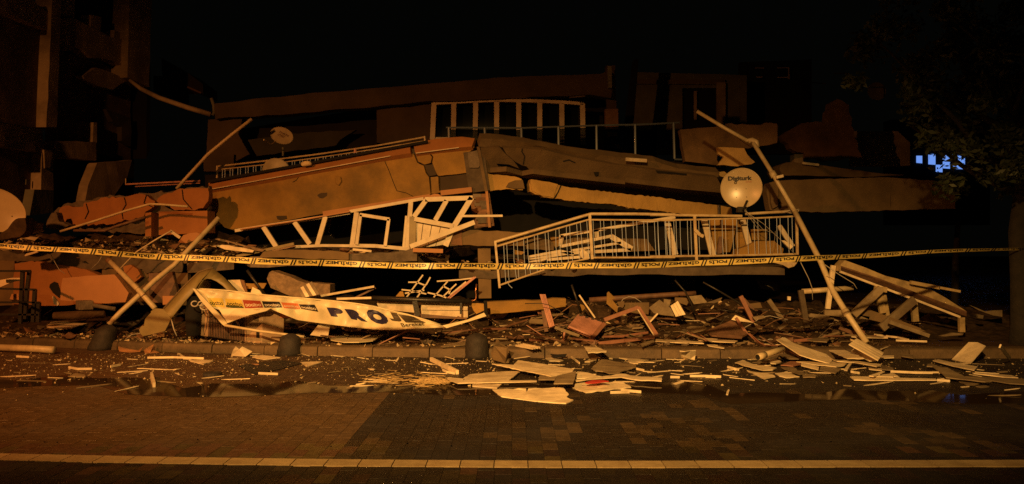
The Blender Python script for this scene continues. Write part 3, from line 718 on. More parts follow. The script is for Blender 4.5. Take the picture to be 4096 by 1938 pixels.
# ================================================================== TREE
def make_tree():
    base = Vector((8.15, 12.75, PAVE - 0.02))
    t = thing('tree', 'dark leafy street tree at the far right edge, its trunk tied with the tape', 'tree', base)
    rnd = random.Random(4)
    def limb(ps, r0, r1, name='limb'):
        n = len(ps); MB().tube(ps, [r0 + (r1 - r0) * i / (n - 1) for i in range(n)], 8).build(name, bark, t, smooth=True)
    limb([base + Vector(v) for v in ((0, 0, -.05), (.02, 0, .3), (0, 0, 1), (-.06, -.02, 1.8), (.05, 0, 2.6), (-.1, .1, 3.6))], 0.19, 0.12, 'trunk')
    tips = []
    for k in range(13):
        a = k * 2.4; h = 2.3 + 0.12 * k; L = rnd.uniform(1.6, 2.8)
        p0 = base + Vector((-.05, .02, h)); ps = [p0]
        for i in range(1, 5):
            f = i / 4
            ps.append(p0 + Vector((math.cos(a) * L * f + rnd.uniform(-.12, .12), math.sin(a) * L * f * .9 + rnd.uniform(-.12, .12), (L * .8) * f ** 1.25 + rnd.uniform(-.1, .1))))
        limb(ps, 0.065, 0.012); tips += ps[2:]
    vs, fs = [], []
    clumps = []
    for k in range(120):
        p = rnd.choice(tips) + Vector((rnd.gauss(0, .42), rnd.gauss(0, .42), rnd.gauss(.1, .42)))
        clumps.append((p, rnd.uniform(.16, .42)))
    for k in range(14):      # hanging sprays on the street side
        clumps.append((base + Vector((rnd.uniform(-1.8, 1.0), rnd.uniform(-1.2, .6), rnd.uniform(2.5, 3.4))), rnd.uniform(.12, .3)))
    for p, r in clumps:
        for j in range(int(150 * r / .3)):
            d = Vector((rnd.gauss(0, 1), rnd.gauss(0, 1), rnd.gauss(0, .8))); d = d.normalized() * r * rnd.random() ** .5
            c = p + d
            qx, qy = CX + F * c.x / c.y, HY - F * (c.z - CH) / c.y
            if 3640 < qx < 3705 and 595 < qy < 680: continue      # a gap in the leaves
            if 3705 <= qx < 3890 and 600 < qy < 705 and rnd.random() < .86: continue
            u = Vector((rnd.gauss(0, 1), rnd.gauss(0, 1), rnd.gauss(-.4, .7))).normalized(); v = u.orthogonal().normalized()
            v = (Matrix.Rotation(rnd.uniform(0, 6.3), 3, u) @ v); L = rnd.uniform(.045, .085); wd = L * .42
            k = len(vs); vs += [c - u * L, c + v * wd, c + u * L, c - v * wd]; fs.append((k, k + 1, k + 2, k + 3))
    me = bpy.data.meshes.new('crown'); me.from_pydata([x - base for x in vs], [], fs); me.materials.append(leafmat)
    o = bpy.data.objects.new('crown', me); col.objects.link(o); o.parent = t
make_tree()
tube1('slim_trunk', 'slim pale upright trunk standing in the dark behind the tape at far right', 'trunk', [W(3832, 890, 19), W(3828, 960, 19), W(3822, 1060, 19), W(3818, 1245, 19)], [.06, .07, .08, .09], bark)

# ================================================================== POLICE TAPE
TY = [(-200, 968), (0, 984), (300, 1003), (600, 1026), (800, 1034), (1100, 1048), (1400, 1057), (1700, 1066), (2100, 1066), (2400, 1064), (2700, 1059), (3027, 1043), (3300, 1033), (3567, 1017), (3833, 1003), (3967, 998), (4075, 996)]
TD = [(-200, 10.3), (0, 10.2), (1200, 9.8), (2400, 9.8), (3300, 10.4), (3700, 11.4), (4075, 12.6)]
TH = [(a, b * .88) for a, b in [(-200, 10.5), (0, 10.5), (600, 12.5), (1400, 13.0), (2400, 12.6), (3027, 12.5), (3300, 11), (3567, 9.5), (3833, 6.5), (4075, 5.5)]]
def smooth_tab(tab, x, h=70): return (lerp_table(tab, x - h) + lerp_table(tab, x) + lerp_table(tab, x + h)) / 3
def tape_pt(px, v, d=0.0):      # v in -1..1, upwards
    y = smooth_tab(TY, px) + 1.2 * math.sin(px * .013) - v * smooth_tab(TH, px) * (1 + .06 * math.sin(px * .02))
    return W(px, y, smooth_tab(TD, px) - d + 0.02 * v * math.sin(px * .009))
tp = thing('police_tape', 'yellow plastic tape with black lettering stretched across the whole scene', 'police tape', tape_pt(2000, -1))
xs = [-200 + i * 28.5 for i in range(151)]
mb = MB(); mb.v = [tape_pt(x, v, d) for d in (0, -.004) for v in (1, -1) for x in xs]; n = len(xs)
mb.f = [(i, i + 1, n + i + 1, n + i) for i in range(n - 1)] + [(2 * n + i + 1, 2 * n + i, 3 * n + i, 3 * n + i + 1) for i in range(n - 1)]
mb.build('band', tapeyellow, tp, smooth=True)
starts = [-125, 133, 391, 656, 923, 1192, 1468, 1744, 2020, 2295, 2565, 2835, 3104, 3369, 3633, 3890, 4140]
gP, gG = glyphs('POL\u0130S', 0.04), glyphs('G\u0130R\u0130LMEZ', 0.04)
for a, b in zip(starts, starts[1:]):
    T = b - a
    for (vs, fs, asp), s0, s1 in ((gP, 0.0, .275), (gG, .395, .86)):
        m_ = MB(); m_.v = [tape_pt(a + T * (s1 - (s1 - s0) * x_), -(y_ * 1.4 - .78), .004) for x_, y_ in vs]; m_.f = list(fs)
        m_.build('lettering', ink, tp, tri=False)
    for s in (.305, .345, .895, .94):
        m_ = MB()
        x0, x1 = a + T * s, a + T * (s + .022)
        m_.v += [tape_pt(x0 + 5, .97, .004), tape_pt(x1 + 5, .97, .004), tape_pt(x1 - 4, -.97, .004), tape_pt(x0 - 4, -.97, .004)]; k = len(m_.v)
        m_.f.append((k - 4, k - 3, k - 2, k - 1)); m_.build('stripe', ink, tp, tri=False)

# ================================================================== SATELLITE DISHES
def dish(name, label, c, nrm, rx, ry, depth, roll=0.0, m=dishmat):
    c = Vector(c); nrm = Vector(nrm).normalized()
    t = thing(name, label, 'satellite dish', c - Vector((0, 0, ry)))
    a = Vector((0, 0, 1)).cross(nrm).normalized(); b = nrm.cross(a)
    q = Matrix.Rotation(roll, 3, nrm); a, b = q @ a, q @ b
    P = lambda x, y: c + a * (x * rx) + b * (y * ry) - nrm * depth * (1 - x * x - y * y)
    mb = MB(); NR, NA = 9, 48
    for side in (0, 1):
        k = len(mb.v); mb.v.append(P(0, 0) - nrm * side * .012)
        for i in range(1, NR + 1):
            for j in range(NA):
                an = 2 * math.pi * j / NA; mb.v.append(P(math.cos(an) * i / NR, math.sin(an) * i / NR) - nrm * side * .012)
        for j in range(NA):
            f = (k, k + 1 + j, k + 1 + (j + 1) % NA); mb.f.append(f if not side else f[::-1])
        for i in range(NR - 1):
            for j in range(NA):
                f = (k + 1 + i * NA + j, k + 1 + (i + 1) * NA + j, k + 1 + (i + 1) * NA + (j + 1) % NA, k + 1 + i * NA + (j + 1) % NA); mb.f.append(f if not side else f[::-1])
    mb.build('bowl', m, t, smooth=True)
    rim = [P(math.cos(2 * math.pi * j / 48) * 1.01, math.sin(2 * math.pi * j / 48) * 1.01) for j in range(49)]
    MB().tube(rim, .008, 6).build('rim', m, t, smooth=True)
    return t, P, nrm
def emblem(P, nrm, t, text, x0, x1, y0, y1, m, bold=.02, name='lettering', flip=None):
    vs, fs, asp = glyphs(text, bold); mb = MB()
    mb.v = [P(x0 + (x1 - x0) * u, y0 + (y1 - y0) * v) + nrm * .004 for u, v in vs]; mb.f = list(fs)
    mb.build(name, m, t, tri=False)
c0 = Y7.w(688, 838, 14.9)
d1, P, nn = dish('satellite_dish', 'round cream dish with Digiturk lettering standing on the balcony railing', c0, Vector((-.40, -1, -.03)), 0.37, 0.365, 0.055)
emblem(P, nn, d1, 'Digiturk', -.66, .52, .33, .62, ink, .05)
o_ = P(-.30, .285); ring = [o_ + nn * .005 + (P(-.30 + .05 * math.cos(k * math.pi / 8), .285 + .05 * math.sin(k * math.pi / 8)) - o_) for k in range(17)]
MB().tube(ring, .007, 5).build('logo_ring', ink, d1)
MB().poly([P(.20, .318) + nn * .004, P(.50, .318) + nn * .004, P(.50, .296) + nn * .004, P(.20, .296) + nn * .004], .002).build('underline', redink, d1)
for x_, y_ in ((-.27, -.05), (.22, -.04), (-.25, -.46), (.25, -.46)): MB().box(P(x_, y_) + nn * .004, (.012, .008, .012)).build('bolt', darkmetal, d1)
MB().bar(P(.27, -.66) + nn * .01, P(.12, -1.12) + nn * .16, .03, .03).build('arm', darkmetal, d1)
MB().tube([P(.29, -.66) + nn * .02, P(.25, -.72) + nn * .04], .02, 8).build('arm_joint', darkmetal, d1)
MB().box(P(0, -1.1) - nn * .02, (.16, .14, .1)).build('bracket', darkmetal, d1)
d2, P, nn = dish('satellite_dish', 'big pale dish cut by the left edge of the picture, leaning on rubble', Z3.w(-45, -640, 13.8), Vector((.52, -1, .0)), 0.45, 0.35, 0.06, roll=-.5)
MB().box(P(.55, .05) + nn * .004, (.015, .01, .015)).build('bolt', darkmetal, d2)
d3, P, nn = dish('satellite_dish', 'small tilted oval dish with faded lettering on the roof of the left wing', PX.w(1127, 543, 17.3), Vector((-.25, -1, .35)), 0.30, 0.175, 0.03, roll=-.45, m=dishgrey)
emblem(P, nn, d3, 'TELEVIZYON', -.42, .52, .18, .46, darkwood, .03); emblem(P, nn, d3, 'UYDU', -.40, .20, -.18, .12, darkwood, .03)
MB().tube([P(-.2, -1.02), PX.w(1085, 580, 17.0), PX.w(1055, 560, 16.6)], .014, 6).build('arm', rail, d3)
MB().tube([PX.w(1132, 590, 17.35), PX.w(1132, 625, 17.35)], .022, 8).build('mast', palewall, d3)
d4, P, nn = dish('satellite_dish', 'grey dish seen from behind, half sunk below the roof railing', PX.w(1106, 688, 16.82), Vector((.1, 1, .30)), 0.30, 0.28, 0.09, m=dishgrey)
d5, P, nn = dish('satellite_dish', 'very dim round dish far back in the dark at right', PX.w(3507, 366, 30.0), Vector((0, -1, .1)), 0.34, 0.34, 0.05, m=dishgrey)

# ================================================================== LEANING POLES AND PIPES
lp = thing('bent_pole', 'tall cream pole bent at its top and leaning across the balcony railing end', 'pole', W(3465, 1372, 12.75))
segs = [Y7.w(228, 42, 15.6), Y7.w(520, 218, 15.5), Y7.w(760, 352, 15.3), Y7.w(815, 372, 15.2), Y7.w(1020, 700, 14.9), Y7.w(1245, 1085, 14.55), L5.w(1280, 465, 13.9), L5.w(1375, 690, 13.5), L5.w(1475, 850, 13.2), L6.w(312, 884, 12.78)]
MB().tube(segs[:3], .036, 10).build('upper_tube', pipe, lp, smooth=True)
MB().tube([segs[2], segs[2] + Vector((.08, -.02, .02)), segs[3] + Vector((.05, 0, .02)), segs[3] + Vector((.07, 0, -.08))], .052, 10).build('elbow', pipe, lp, smooth=True)
MB().tube(segs[3:6], .041, 10).build('middle_tube', pipe, lp, smooth=True)
MB().tube(segs[5:], .048, 10).build('lower_tube', pipe, lp, smooth=True)
for k, r in ((4, .062), (8, .064)):
    d = (segs[k + 1] - segs[k]).normalized(); MB().tube([segs[k] - d * .06, segs[k] + d * .05], r, 10).build('collar', pipe, lp, smooth=True)
MB().bar(*pts(Y7, '1050,728 1120,712', 14.7), .05, .06).build('clamp', board, lp)
tube1('cross_pipe', 'short level cream pipe lying behind the bent pole', 'pipe', pts(L5, '1140,688 1330,675 1520,662', 13.9), .047, pipe)
tube1('roof_pole', 'thin pale pole leaning up against the dark roof left of the small dish', 'pole', pts(CB, '12,880 65,820 230,640 400,500 535,395', 16.6), .034, pipe)
tube1('crossed_pole', 'long cream pole leaning up to the right, crossing under the shorter one', 'pole', [L2.w(515, 135, 14.5), Z4.w(1000, 5, 14.1), Z4.w(740, 215, 13.85), Z4.w(500, 440, 13.65), Z4.w(270, 650, 13.5), Z4.w(120, 810, 13.4)], .044, pipe)
xp = thing('crossed_pole', 'shorter cream pole leaning down to the right on top of the long one', 'pole', Z4.w(740, 590, 13.3))
MB().tube([L1.w(885, 695, 13.9), Z4.w(510, 330, 13.55), Z4.w(745, 590, 13.3)], .044, 10).build('tube', pipe, xp, smooth=True)
MB().tube([L1.w(875, 690, 13.92), L1.w(900, 708, 13.88)], .05, 10).build('rusty_cap', brickred, xp, smooth=True)
for x_, y_, Y in ((505, 325, 13.55), (590, 410, 13.45)):
    p = Z4.w(x_, y_, Y); MB().tube([p, p + Vector((.012, 0, -.012))], .0475, 10).build('ring_mark', darkwood, xp, smooth=True)
tube1('road_pipe', 'thick cream pipe lying on the road along the kerb at far left', 'pipe', [Y8.g(-160, 128, .07), Y8.g(280, 142, .07), Y8.g(555, 156, .07)], .055, pipe, n=12)
pp = thing('short_pipe', 'short cream pipe stub with an open dark end on the right board pile', 'pipe', Z7.g(485, 365, .06))
p0, p1 = Z7.g(487, 365, .16), Z7.g(855, 245, .24)
MB().tube([p0, p1], .042, 14).build('tube', pipe, pp, smooth=True); d = (p1 - p0).normalized()
MB().tube([p0 - d * .005, p0 + d * .14], .047, 14).build('sleeve', pipe, pp, smooth=True)
MB().tube([p0 - d * .009, p0 - d * .006], .039, 14).build('bore', shade_black, pp)
tube1('orange_rail', 'pale bent metal rail resting on the orange broken wall', 'rail', pts(L1, '490,460 760,378 1030,290 1215,238 1300,240 1525,258', 14.9), .022, pipe)
tube1('dull_frame_bar', 'dull bent frame bar lying under the pale rail at left', 'frame bar', pts(L1, '600,452 850,455 945,418 1180,345', 14.95), .026, darkwood)
tube1('leaning_stick', 'thin pale stick leaning behind the tape left of the crossed poles', 'stick', pts(L1, '980,760 1110,625 1260,530 1390,455', 14.3), .012, board)
bar1('angle_piece', 'bent pale angle piece on top of the rubble beside the orange block', 'angle piece', *pts(L1, '1385,455 1465,512', 14.35), .05, .04, board)

# ================================================================== LEFT: broken orange walls and slab
ow = thing('broken_orange_wall', 'jagged orange plaster wall broken off at the left end of the front', 'broken wall', L1.w(900, 400, 15.9))
MB().poly(pts(L1, '455,350 500,262 560,250 640,262 720,225 820,188 1010,185 1130,155 1190,165 1260,215 1250,260 1180,300 1170,340 900,400 580,410 470,375', 15.9), .22, jag=.03, seg=.07).build('plaster_face', plaster_orange, ow)
MB().poly(pts(L1, '1285,190 1320,165 1420,130 1500,115 1610,105 1690,110 1690,215 1650,270 1580,290 1460,285 1330,250 1270,215', 15.85), .2, jag=.03, seg=.07).build('plaster_face', plaster_orange, ow)
MB().poly(pts(L1, '440,300 520,240 840,180 1200,150 1700,90 1700,420 1100,480 430,420', 16.1), .15, jag=.04, seg=.08).build('rough_core', concrete, ow)
for s in ('1010,185 1025,240 990,300 1000,360', '1190,165 1170,230 1240,262', '700,235 720,300 690,360', '1480,120 1490,200 1560,280'):
    q = pts(L1, s, 15.894 if not s.startswith('1480') else 15.846); mb = MB()
    for a, b in zip(q, q[1:]): mb.bar(a, b, .018, .014)
    mb.build('crack', shade_black, ow)
ob = thing('orange_block', 'plain orange block standing below the broken orange wall', 'wall block', L1.w(1450, 490, 15.4))
MB().poly(pts(L1, '1180,310 1228,305 1228,500 1180,500', 15.3), .3).build('post', plaster_orange, ob)
MB().poly(pts(L1, '1290,300 1684,292 1686,470 1600,475 1290,490', 15.45), .4).build('face', plaster_orange, ob)
MB().poly(pts(L1, '1228,330 1290,315 1290,490 1228,495', 15.6), .2).build('side', plaster_brown, ob)
fs_ = thing('left_floor_slab', 'broken floor slab carrying rubble along the left behind the tape', 'floor slab', L1.w(500, 700, 15.0))
MB().poly(pts(L1, '-120,640 120,650 250,690 420,680 560,650 800,660 1000,690 1240,700 1500,720 1900,690', 14.9) + [W(950, 985, 18.5), W(-100, 985, 18.5)], .18, nrm=(0, 0, 1), jag=.02, seg=.3).build('slab', concrete, fs_)
MB().poly(pts(L1, '-120,620 100,632 260,640 470,630 700,640 980,668 1240,690 1480,700 1480,790 1240,790 1000,770 700,770 400,720 -120,700', 14.86), .14, jag=.04, seg=.08).build('broken_edge', concrete, fs_)
lw = thing('low_orange_wall', 'low orange wall with a rough dark hole beside the salmon panel', 'wall', L1.w(350, 1050, 14.75))
MB().poly(pts(L1, '118,722 250,700 480,730 700,770 770,800 830,830 830,1050 330,1065 100,1050', 14.75), .2, jag=.012).build('face', plaster_orange, lw)
MB().poly(pts(L1, '-120,690 118,700 118,1060 -120,1060', 14.8), .2, jag=.01).build('grey_face', plaster_brown, lw)
MB().poly(pts(L1, '405,890 440,868 470,880 490,940 500,1000 480,1000 430,960 400,915', 14.74), .1, jag=.02).build('hole', shade_black, lw)
MB().poly(pts(L1, '1000,745 1060,730 1120,770 1150,830 1085,880 1010,800', 14.72), .1, jag=.015).build('round_patch', plaster_orange, lw)
MB().poly(pts(L1, '830,770 1520,690 1530,1060 1000,1060 830,1050', 14.9), .15, jag=.01).build('rear_face', plaster_brown, lw)
sp = sheet('salmon_wall_slab', 'flat salmon coloured wall panel standing on the pavement rubble at left', 'wall panel', pts(L1, '508,842 590,832 780,818 930,810 980,870 1045,960 1018,1035 860,1046 700,1032 490,1018 498,900', 13.7), .14, plaster_pink, jag=.008)
MB_ = [('cabinet_carcass', 'brown upright cabinet panel behind the crossed poles', '1205,800 1400,790 1440,960 1400,1042 1215,1040', 14.3, darkwood), ('stone_ledge', 'short pale slab standing beside the curved sheet', '1318,985 1420,985 1480,1050 1320,1058', 13.6, plaster_pink)]
for nm, lb, s, Y, m in MB_: sheet(nm, lb, 'panel', pts(L1, s, Y), .12, m, bevel=.008)
hb = thing('hollow_block', 'grey hollow clay block sitting in front of the salmon panel', 'block', Z3.w(1085, 650, 13.45))
c = Z3.w(1085, 580, 13.55)
MB().box(c, (.22, .30, .15), rz=R(38)).build('body', concrete, hb, bevel=.006)
for i in range(3):
    for j in range(3):
        M = Matrix.Rotation(R(38), 4, 'Z'); p = c + (M @ Vector((.1105, -.09 + .09 * i, -.045 + .045 * j)))
        MB().box(p, (.004, .06, .028), rz=R(38)).build('cell', shade_black, hb)
sheet('white_ground_sheet', 'torn white sheet lying on the pavement rubble left of the stone bollard', 'torn sheet', gp(Z3, '600,855 650,800 760,785 850,780 900,805 1120,815 1000,845 900,880 770,890 690,870', .26), .015, board, jag=.008)
tube1('grey_post', 'rough grey post lying on the rubble under the salmon panel', 'post', [Z3.w(1200, 585, 13.5), Z3.w(1480, 632, 13.5)], .035, concrete)
tube1('burnt_log', 'dark rough log lying on the pavement in front of the salmon panel', 'log', [Z3.w(690, 718, 13.2), Z3.w(1000, 712, 13.25), Z3.w(1340, 700, 13.3)], [.06, .075, .06], wetconcrete, n=9)
sh = thing('burnt_metal_rack', 'black open metal rack standing at the far left on the pavement', 'metal rack', Z3.w(250, 900, 13.0))
for s, wd in (('-120,145 392,143', 26), ('292,145 262,820', 44), ('378,143 350,370 325,760', 40), ('-120,366 462,384', 26), ('448,385 425,800', 42), ('-120,545 510,548', 24), ('498,548 490,800', 44), ('-120,700 500,705', 22), ('-60,145 -60,820', 40)):
    q = pts(Z3, s, 13.15)
    for a, b in zip(q, q[1:]): MB().bar(a, b, wd / 3.209 / 242, .05).build('rack_bar', darkmetal, sh)
for a, b in zip(pts(Z3, '292,150 392,150 262,540 350,540', 13.15)[::2], pts(Z3, '380,143 460,380 350,540 500,548', 12.75)[::2]): MB().bar(a, b, .03, .03).build('rack_bar', darkmetal, sh)
sheet('pale_sheet', 'pale crumpled sheet lying on top of the black rack', 'sheet', pts(Z3, '-120,275 0,260 160,232 270,232 270,268 180,280 110,305 0,352 -120,390', 13.5), .03, board, jag=.012)
sheet('pale_offcut', 'round pale offcut lodged inside the black rack', 'offcut', pts(Z3, '125,500 150,440 240,435 240,520 180,560', 13.6), .05, plaster_pink, jag=.008)
sheet('leaning_offcut', 'small pale splinter leaning between the dark hole and salmon panel', 'offcut', pts(Z3, '670,470 690,470 760,565 740,590 690,570', 13.9), .03, board)
sheet('rubble_plate', 'thin plaster plate on top of the left rubble right above the tape', 'plaster plate', pts(L2, '210,320 250,265 350,245 400,262 350,300 270,325', 14.8), .05, plaster_pink, jag=.012)
sheet('rubble_plate', 'pale strip of plaster sticking out at the far left above the tape', 'plaster plate', pts(L1, '180,490 240,465 345,450 350,460 250,485', 14.6), .03, board, jag=.005)
sheet('rubble_plate', 'pale broken strip just under the tape at far left', 'plaster plate', pts(L1, '198,655 215,640 300,618 308,628 260,645 205,662', 14.5), .04, board, jag=.005)

sheet('dark_lump', 'dark broken masonry lump in front of the dish at the left edge', 'masonry lump', pts(L1, '-60,520 40,455 100,385 150,352 205,350 212,450 160,505 0,530', 13.5), .25, soil, jag=.02, seg=.06)
sheet('brown_lump', 'brown broken masonry lump right of the dish at left', 'masonry lump', pts(L1, '212,400 250,375 300,390 300,450 240,470 210,465', 14.6), .2, concrete, jag=.015, seg=.06)
sheet('brown_lump', 'rounded brown masonry lump at the foot of the broken orange wall', 'masonry lump', pts(L1, '370,430 385,370 420,310 455,305 480,380 560,410 480,450', 15.4), .2, concrete, jag=.015, seg=.06)
# ================================================================== MIDDLE: window frame wall and door
wf = thing('collapsed_window_frame', 'long pale window frame squashed into a lattice under the left wing', 'window frame', L3.w(300, 450, 15.1))
def fbar(c, s, wd, Y, m=whitepaint, parent=wf, name='frame_bar', t=.06):
    q = pts(c, s, Y); sc_ = c.k
    for a, b in zip(q, q[1:]): MB().bar(a, b, wd / sc_ * (Y if not callable(Y) else 15) / F, t).build(name, m, parent)
fbar(L2, '640,232 1010,175 1500,98', 22, 15.2, name='top_rail'); fbar(L3, '187,182 740,85', 22, 15.2, name='top_rail')
fbar(L2, '680,222 1100,158 1500,88', 8, 15.1, name='top_bead', m=plaster_pink)
fbar(L2, '920,378 1080,353 1300,343 1500,345', 20, 15.1, name='bottom_rail'); fbar(L3, '187,437 380,440 620,462 885,480', 26, 15.1, name='bottom_rail')
for c_, s, wd in ((L2, '852,203 948,352', 34), (L2, '1085,168 1200,332', 34), (L2, '1318,125 1255,342', 34), (L3, '238,188 205,432', 34), (L3, '645,110 618,450', 34), (L3, '612,215 590,450', 18)):
    fbar(c_, s, wd, 15.12, name='mullion')
sa = MB().poly(pts(L3, '272,212 478,244 450,436 245,428', 15.1), .01).build('pane', dustyglass, wf)
fbar(L3, '262,205 485,240', 24, 15.05, name='sash_bar'); fbar(L3, '480,238 452,440', 24, 15.05, name='sash_bar'); fbar(L3, '268,205 238,430', 24, 15.05, name='sash_bar')
MB().poly(pts(L3, '20,240 60,225 190,205 150,300 60,380 25,330', 15.3), .008, jag=.04).build('broken_pane', dustyglass, wf)
dr = thing('glazed_door', 'pale door with planked lower half tilted in the middle of the ruin', 'door', L3.w(800, 445, 15.0))
fbar(L3, '752,92 1108,80', 34, 14.95, parent=dr, name='top_rail'); fbar(L3, '1100,78 960,305 905,440', 40, 14.95, parent=dr, name='stile'); fbar(L3, '760,95 668,222', 34, 14.95, parent=dr, name='stile')
fbar(L3, '912,100 828,248', 34, 14.95, parent=dr, name='glazing_bar'); fbar(L3, '672,238 962,292', 34, 14.93, parent=dr, name='cross_rail'); fbar(L3, '660,220 655,450', 50, 14.98, parent=dr, name='stile', m=awning)
for i, (a, b, c_, d_) in enumerate((('685,255', '735,262', '712,445', '688,448'), ('740,263', '800,274', '770,447', '716,445'), ('805,275', '868,286', '828,440', '774,447'), ('872,287', '950,300', '892,430', '832,440'))):
    MB().poly(pts(L3, ' '.join((a, b, c_, d_)), 15.0), .03).build('plank', whitepaint, dr)
MB().poly(pts(L3, '770,115 905,108 818,240 690,225', 15.0), .008).build('pane', dustyglass, dr); MB().poly(pts(L3, '925,108 1080,98 960,285 835,250', 15.0), .008).build('pane', dustyglass, dr)
sheet('arched_head', 'rounded plaster lump stuck above the tilted glazed door', 'plaster lump', pts(L3, '760,85 790,60 820,48 850,50 880,72 885,85', 15.0), .08, plaster_pink)
fb = lambda nm, lb, c_, s, wd, Y, m, g_=None: bar1(nm, lb, 'board', *pts(c_, s, Y), wd / c_.k * Y / F, .05, m, g_)
fb('loose_batten', 'pale batten sloping in front of the planked door bottom', L3, '640,445 1122,262', 34, 14.8, whitepaint)
fb('loose_batten', 'level pale batten sticking out right of the glazed door', L3, '1018,216 1332,214', 16, 14.7, whitepaint)
fb('loose_batten', 'dull olive batten lying under the squashed window lattice', L2, '650,425 1080,330', 20, 14.9, awning)
fb('loose_batten', 'short pale batten lying on the slab edge behind the tape', L3, '210,465 350,480', 16, 14.75, board)
fb('loose_batten', 'reddish board end lying at the right of the window lattice', L3, '660,470 885,478', 30, 14.7, plaster_pink)
for i, (s, m, lb) in enumerate((('485,295 510,290 860,375 840,390 700,350', chunkmat, 'long rough brown board sloping under the squashed lattice'), ('495,345 540,338 780,380 770,395 560,372', board, 'pale broken board end lying below the lattice left'), ('850,390 1100,375 1400,385 1490,400 1490,450 820,430', plaster_brown, 'rough pale slab of fallen mortar behind the tape'))):
    sheet('mortar_board', lb, 'board', pts(L2, s, 14.8 - .05 * i), .08, m, jag=.012)

# ================================================================== FRONT BALCONY RAILING AND WHAT LIES BEHIND IT
br = thing('balcony_railing', 'sagging pale balcony railing with thin zinc bars at right of centre', 'railing', L4.w(860, 440, 14.95))
def RY(px): return 14.9
TOP = [(1977, 970), (2343, 862), (2364, 856), (2700, 860), (2980, 866)]
rpart('top_rail', L4, '145,318 480,220 800,125 870,106 1200,106 1500,112', RY, .028, rail, br, 8); rpart('top_rail', L5, '0,112 400,118 690,122', RY, .026, rail, br, 8); rpart('top_rail', L5, '715,106 900,95 1112,85', RY, .026, rail, br, 8)
rpart('second_rail', L4, '165,350 480,255 850,150 1500,155', RY, .017, rail, br, 6); rpart('second_rail', L5, '0,155 400,148 800,138 1095,124', RY, .017, rail, br, 6)
rpart('bottom_rail', L4, '188,640 520,525', RY, .017, rail, br, 6); rpart('bottom_rail', L4, '690,472 850,442', RY, .015, rail, br, 6); rpart('bottom_rail', L4, '880,434 1500,432', RY, .018, rail, br, 6); rpart('bottom_rail', L5, '0,426 500,420 1090,408', RY, .02, rail, br, 6)
fbar(L4, '152,318 185,662', 16, 14.88, rail, br, 'post', .03); fbar(L4, '860,112 879,445', 20, 14.88, rail, br, 'post', .03); fbar(L5, '334,122 349,452', 20, 14.88, rail, br, 'post', .03); fbar(L5, '1098,82 1105,412', 18, 14.88, rail, br, 'post', .03)
rnd = random.Random(3)
for x_ in (215, 238, 290, 315, 365, 392, 445, 470, 525, 548, 605, 630, 685, 710, 762, 790, 838):
    yt = lerp_table([(165, 350), (480, 255), (850, 150)], x_); xb = x_ + 18 + rnd.uniform(-4, 8); yb = lerp_table([(188, 640), (520, 525), (850, 442)], xb)
    rpart('baluster', L4, f'{x_},{yt} {x_ + 6 + rnd.uniform(-4, 4)},{(yt + yb) / 2} {xb},{yb}', RY, .0045, bars, br, 5)
for x_ in (885, 940, 965, 1020, 1048, 1100, 1128, 1185, 1212, 1265, 1292, 1345, 1370, 1430, 1455, 1490):
    rpart('baluster', L4, f'{x_},153 {x_ + 6},300 {x_ + 14},432', RY, .0045, bars, br, 5)
for x_ in (58, 112, 140, 195, 225, 280, 305, 365, 445, 485, 540, 565, 620, 650, 730, 780, 808, 865, 895, 950, 975, 1035, 1065):
    rpart('baluster', L5, f'{x_},{lerp_table([(0, 155), (400, 148), (800, 138), (1095, 124)], x_)} {x_ + 3},280 {x_ + 9},{lerp_table([(0, 426), (500, 420), (1090, 408)], x_)}', RY, .0045, bars, br, 5)
rpart('curl', L4, '240,610 255,640 278,662', RY, .006, bars, br, 4)
rpart('mast', L5, '518,40 520,118', lambda p: 14.93, .03, darkmetal, br, 8)
rpart('dark_rail', L5, '380,130 520,118 690,125', lambda p: 14.95, .02, darkmetal, br, 6)
fbar(L5, '340,230 375,265 400,275', 24, 14.84, rail, br, 'latch')
sw = thing('fallen_window', 'pale window sash lying flat behind the balcony railing', 'window sash', L4.w(800, 460, 15.3))
for s, wd in (('640,350 1020,272', 22), ('1020,275 1176,370', 40), ('720,382 1095,322', 18), ('405,448 690,400 1170,375', 24), ('405,430 640,385 740,410', 22), ('405,460 800,428', 20)):
    fbar(L4, s, wd, 15.3, whitepaint, sw, 'sash_bar')
MB().poly(pts(L4, '1060,295 1140,345 900,370 760,378', 15.35), .01).build('pane', dustyglass, sw)
s2 = thing('window_unit', 'upright pale window frame standing behind the balcony bars', 'window frame', L4.w(900, 340, 15.6))
for s, wd in (('640,270 890,232 1500,130', 22), ('648,265 640,348', 34), ('905,225 908,282', 44)): fbar(L4, s, wd, 15.6, whitepaint, s2, 'frame_bar')
for k, (c_, s, wd, lb) in enumerate(((L4, '1435,140 1500,412', 44, 'leaning white jamb behind the balcony bars, middle of three'), (L5, '405,148 470,420', 44, 'two tone white jamb at left of the ochre balcony panel'), (L5, '695,150 745,345', 40, 'white jamb at right of the ochre balcony panel'), (L5, '965,192 1070,352', 34, 'short white jamb near the right end of the balcony'))):
    fb('window_jamb', lb, c_, s, wd, 15.4, whitepaint)
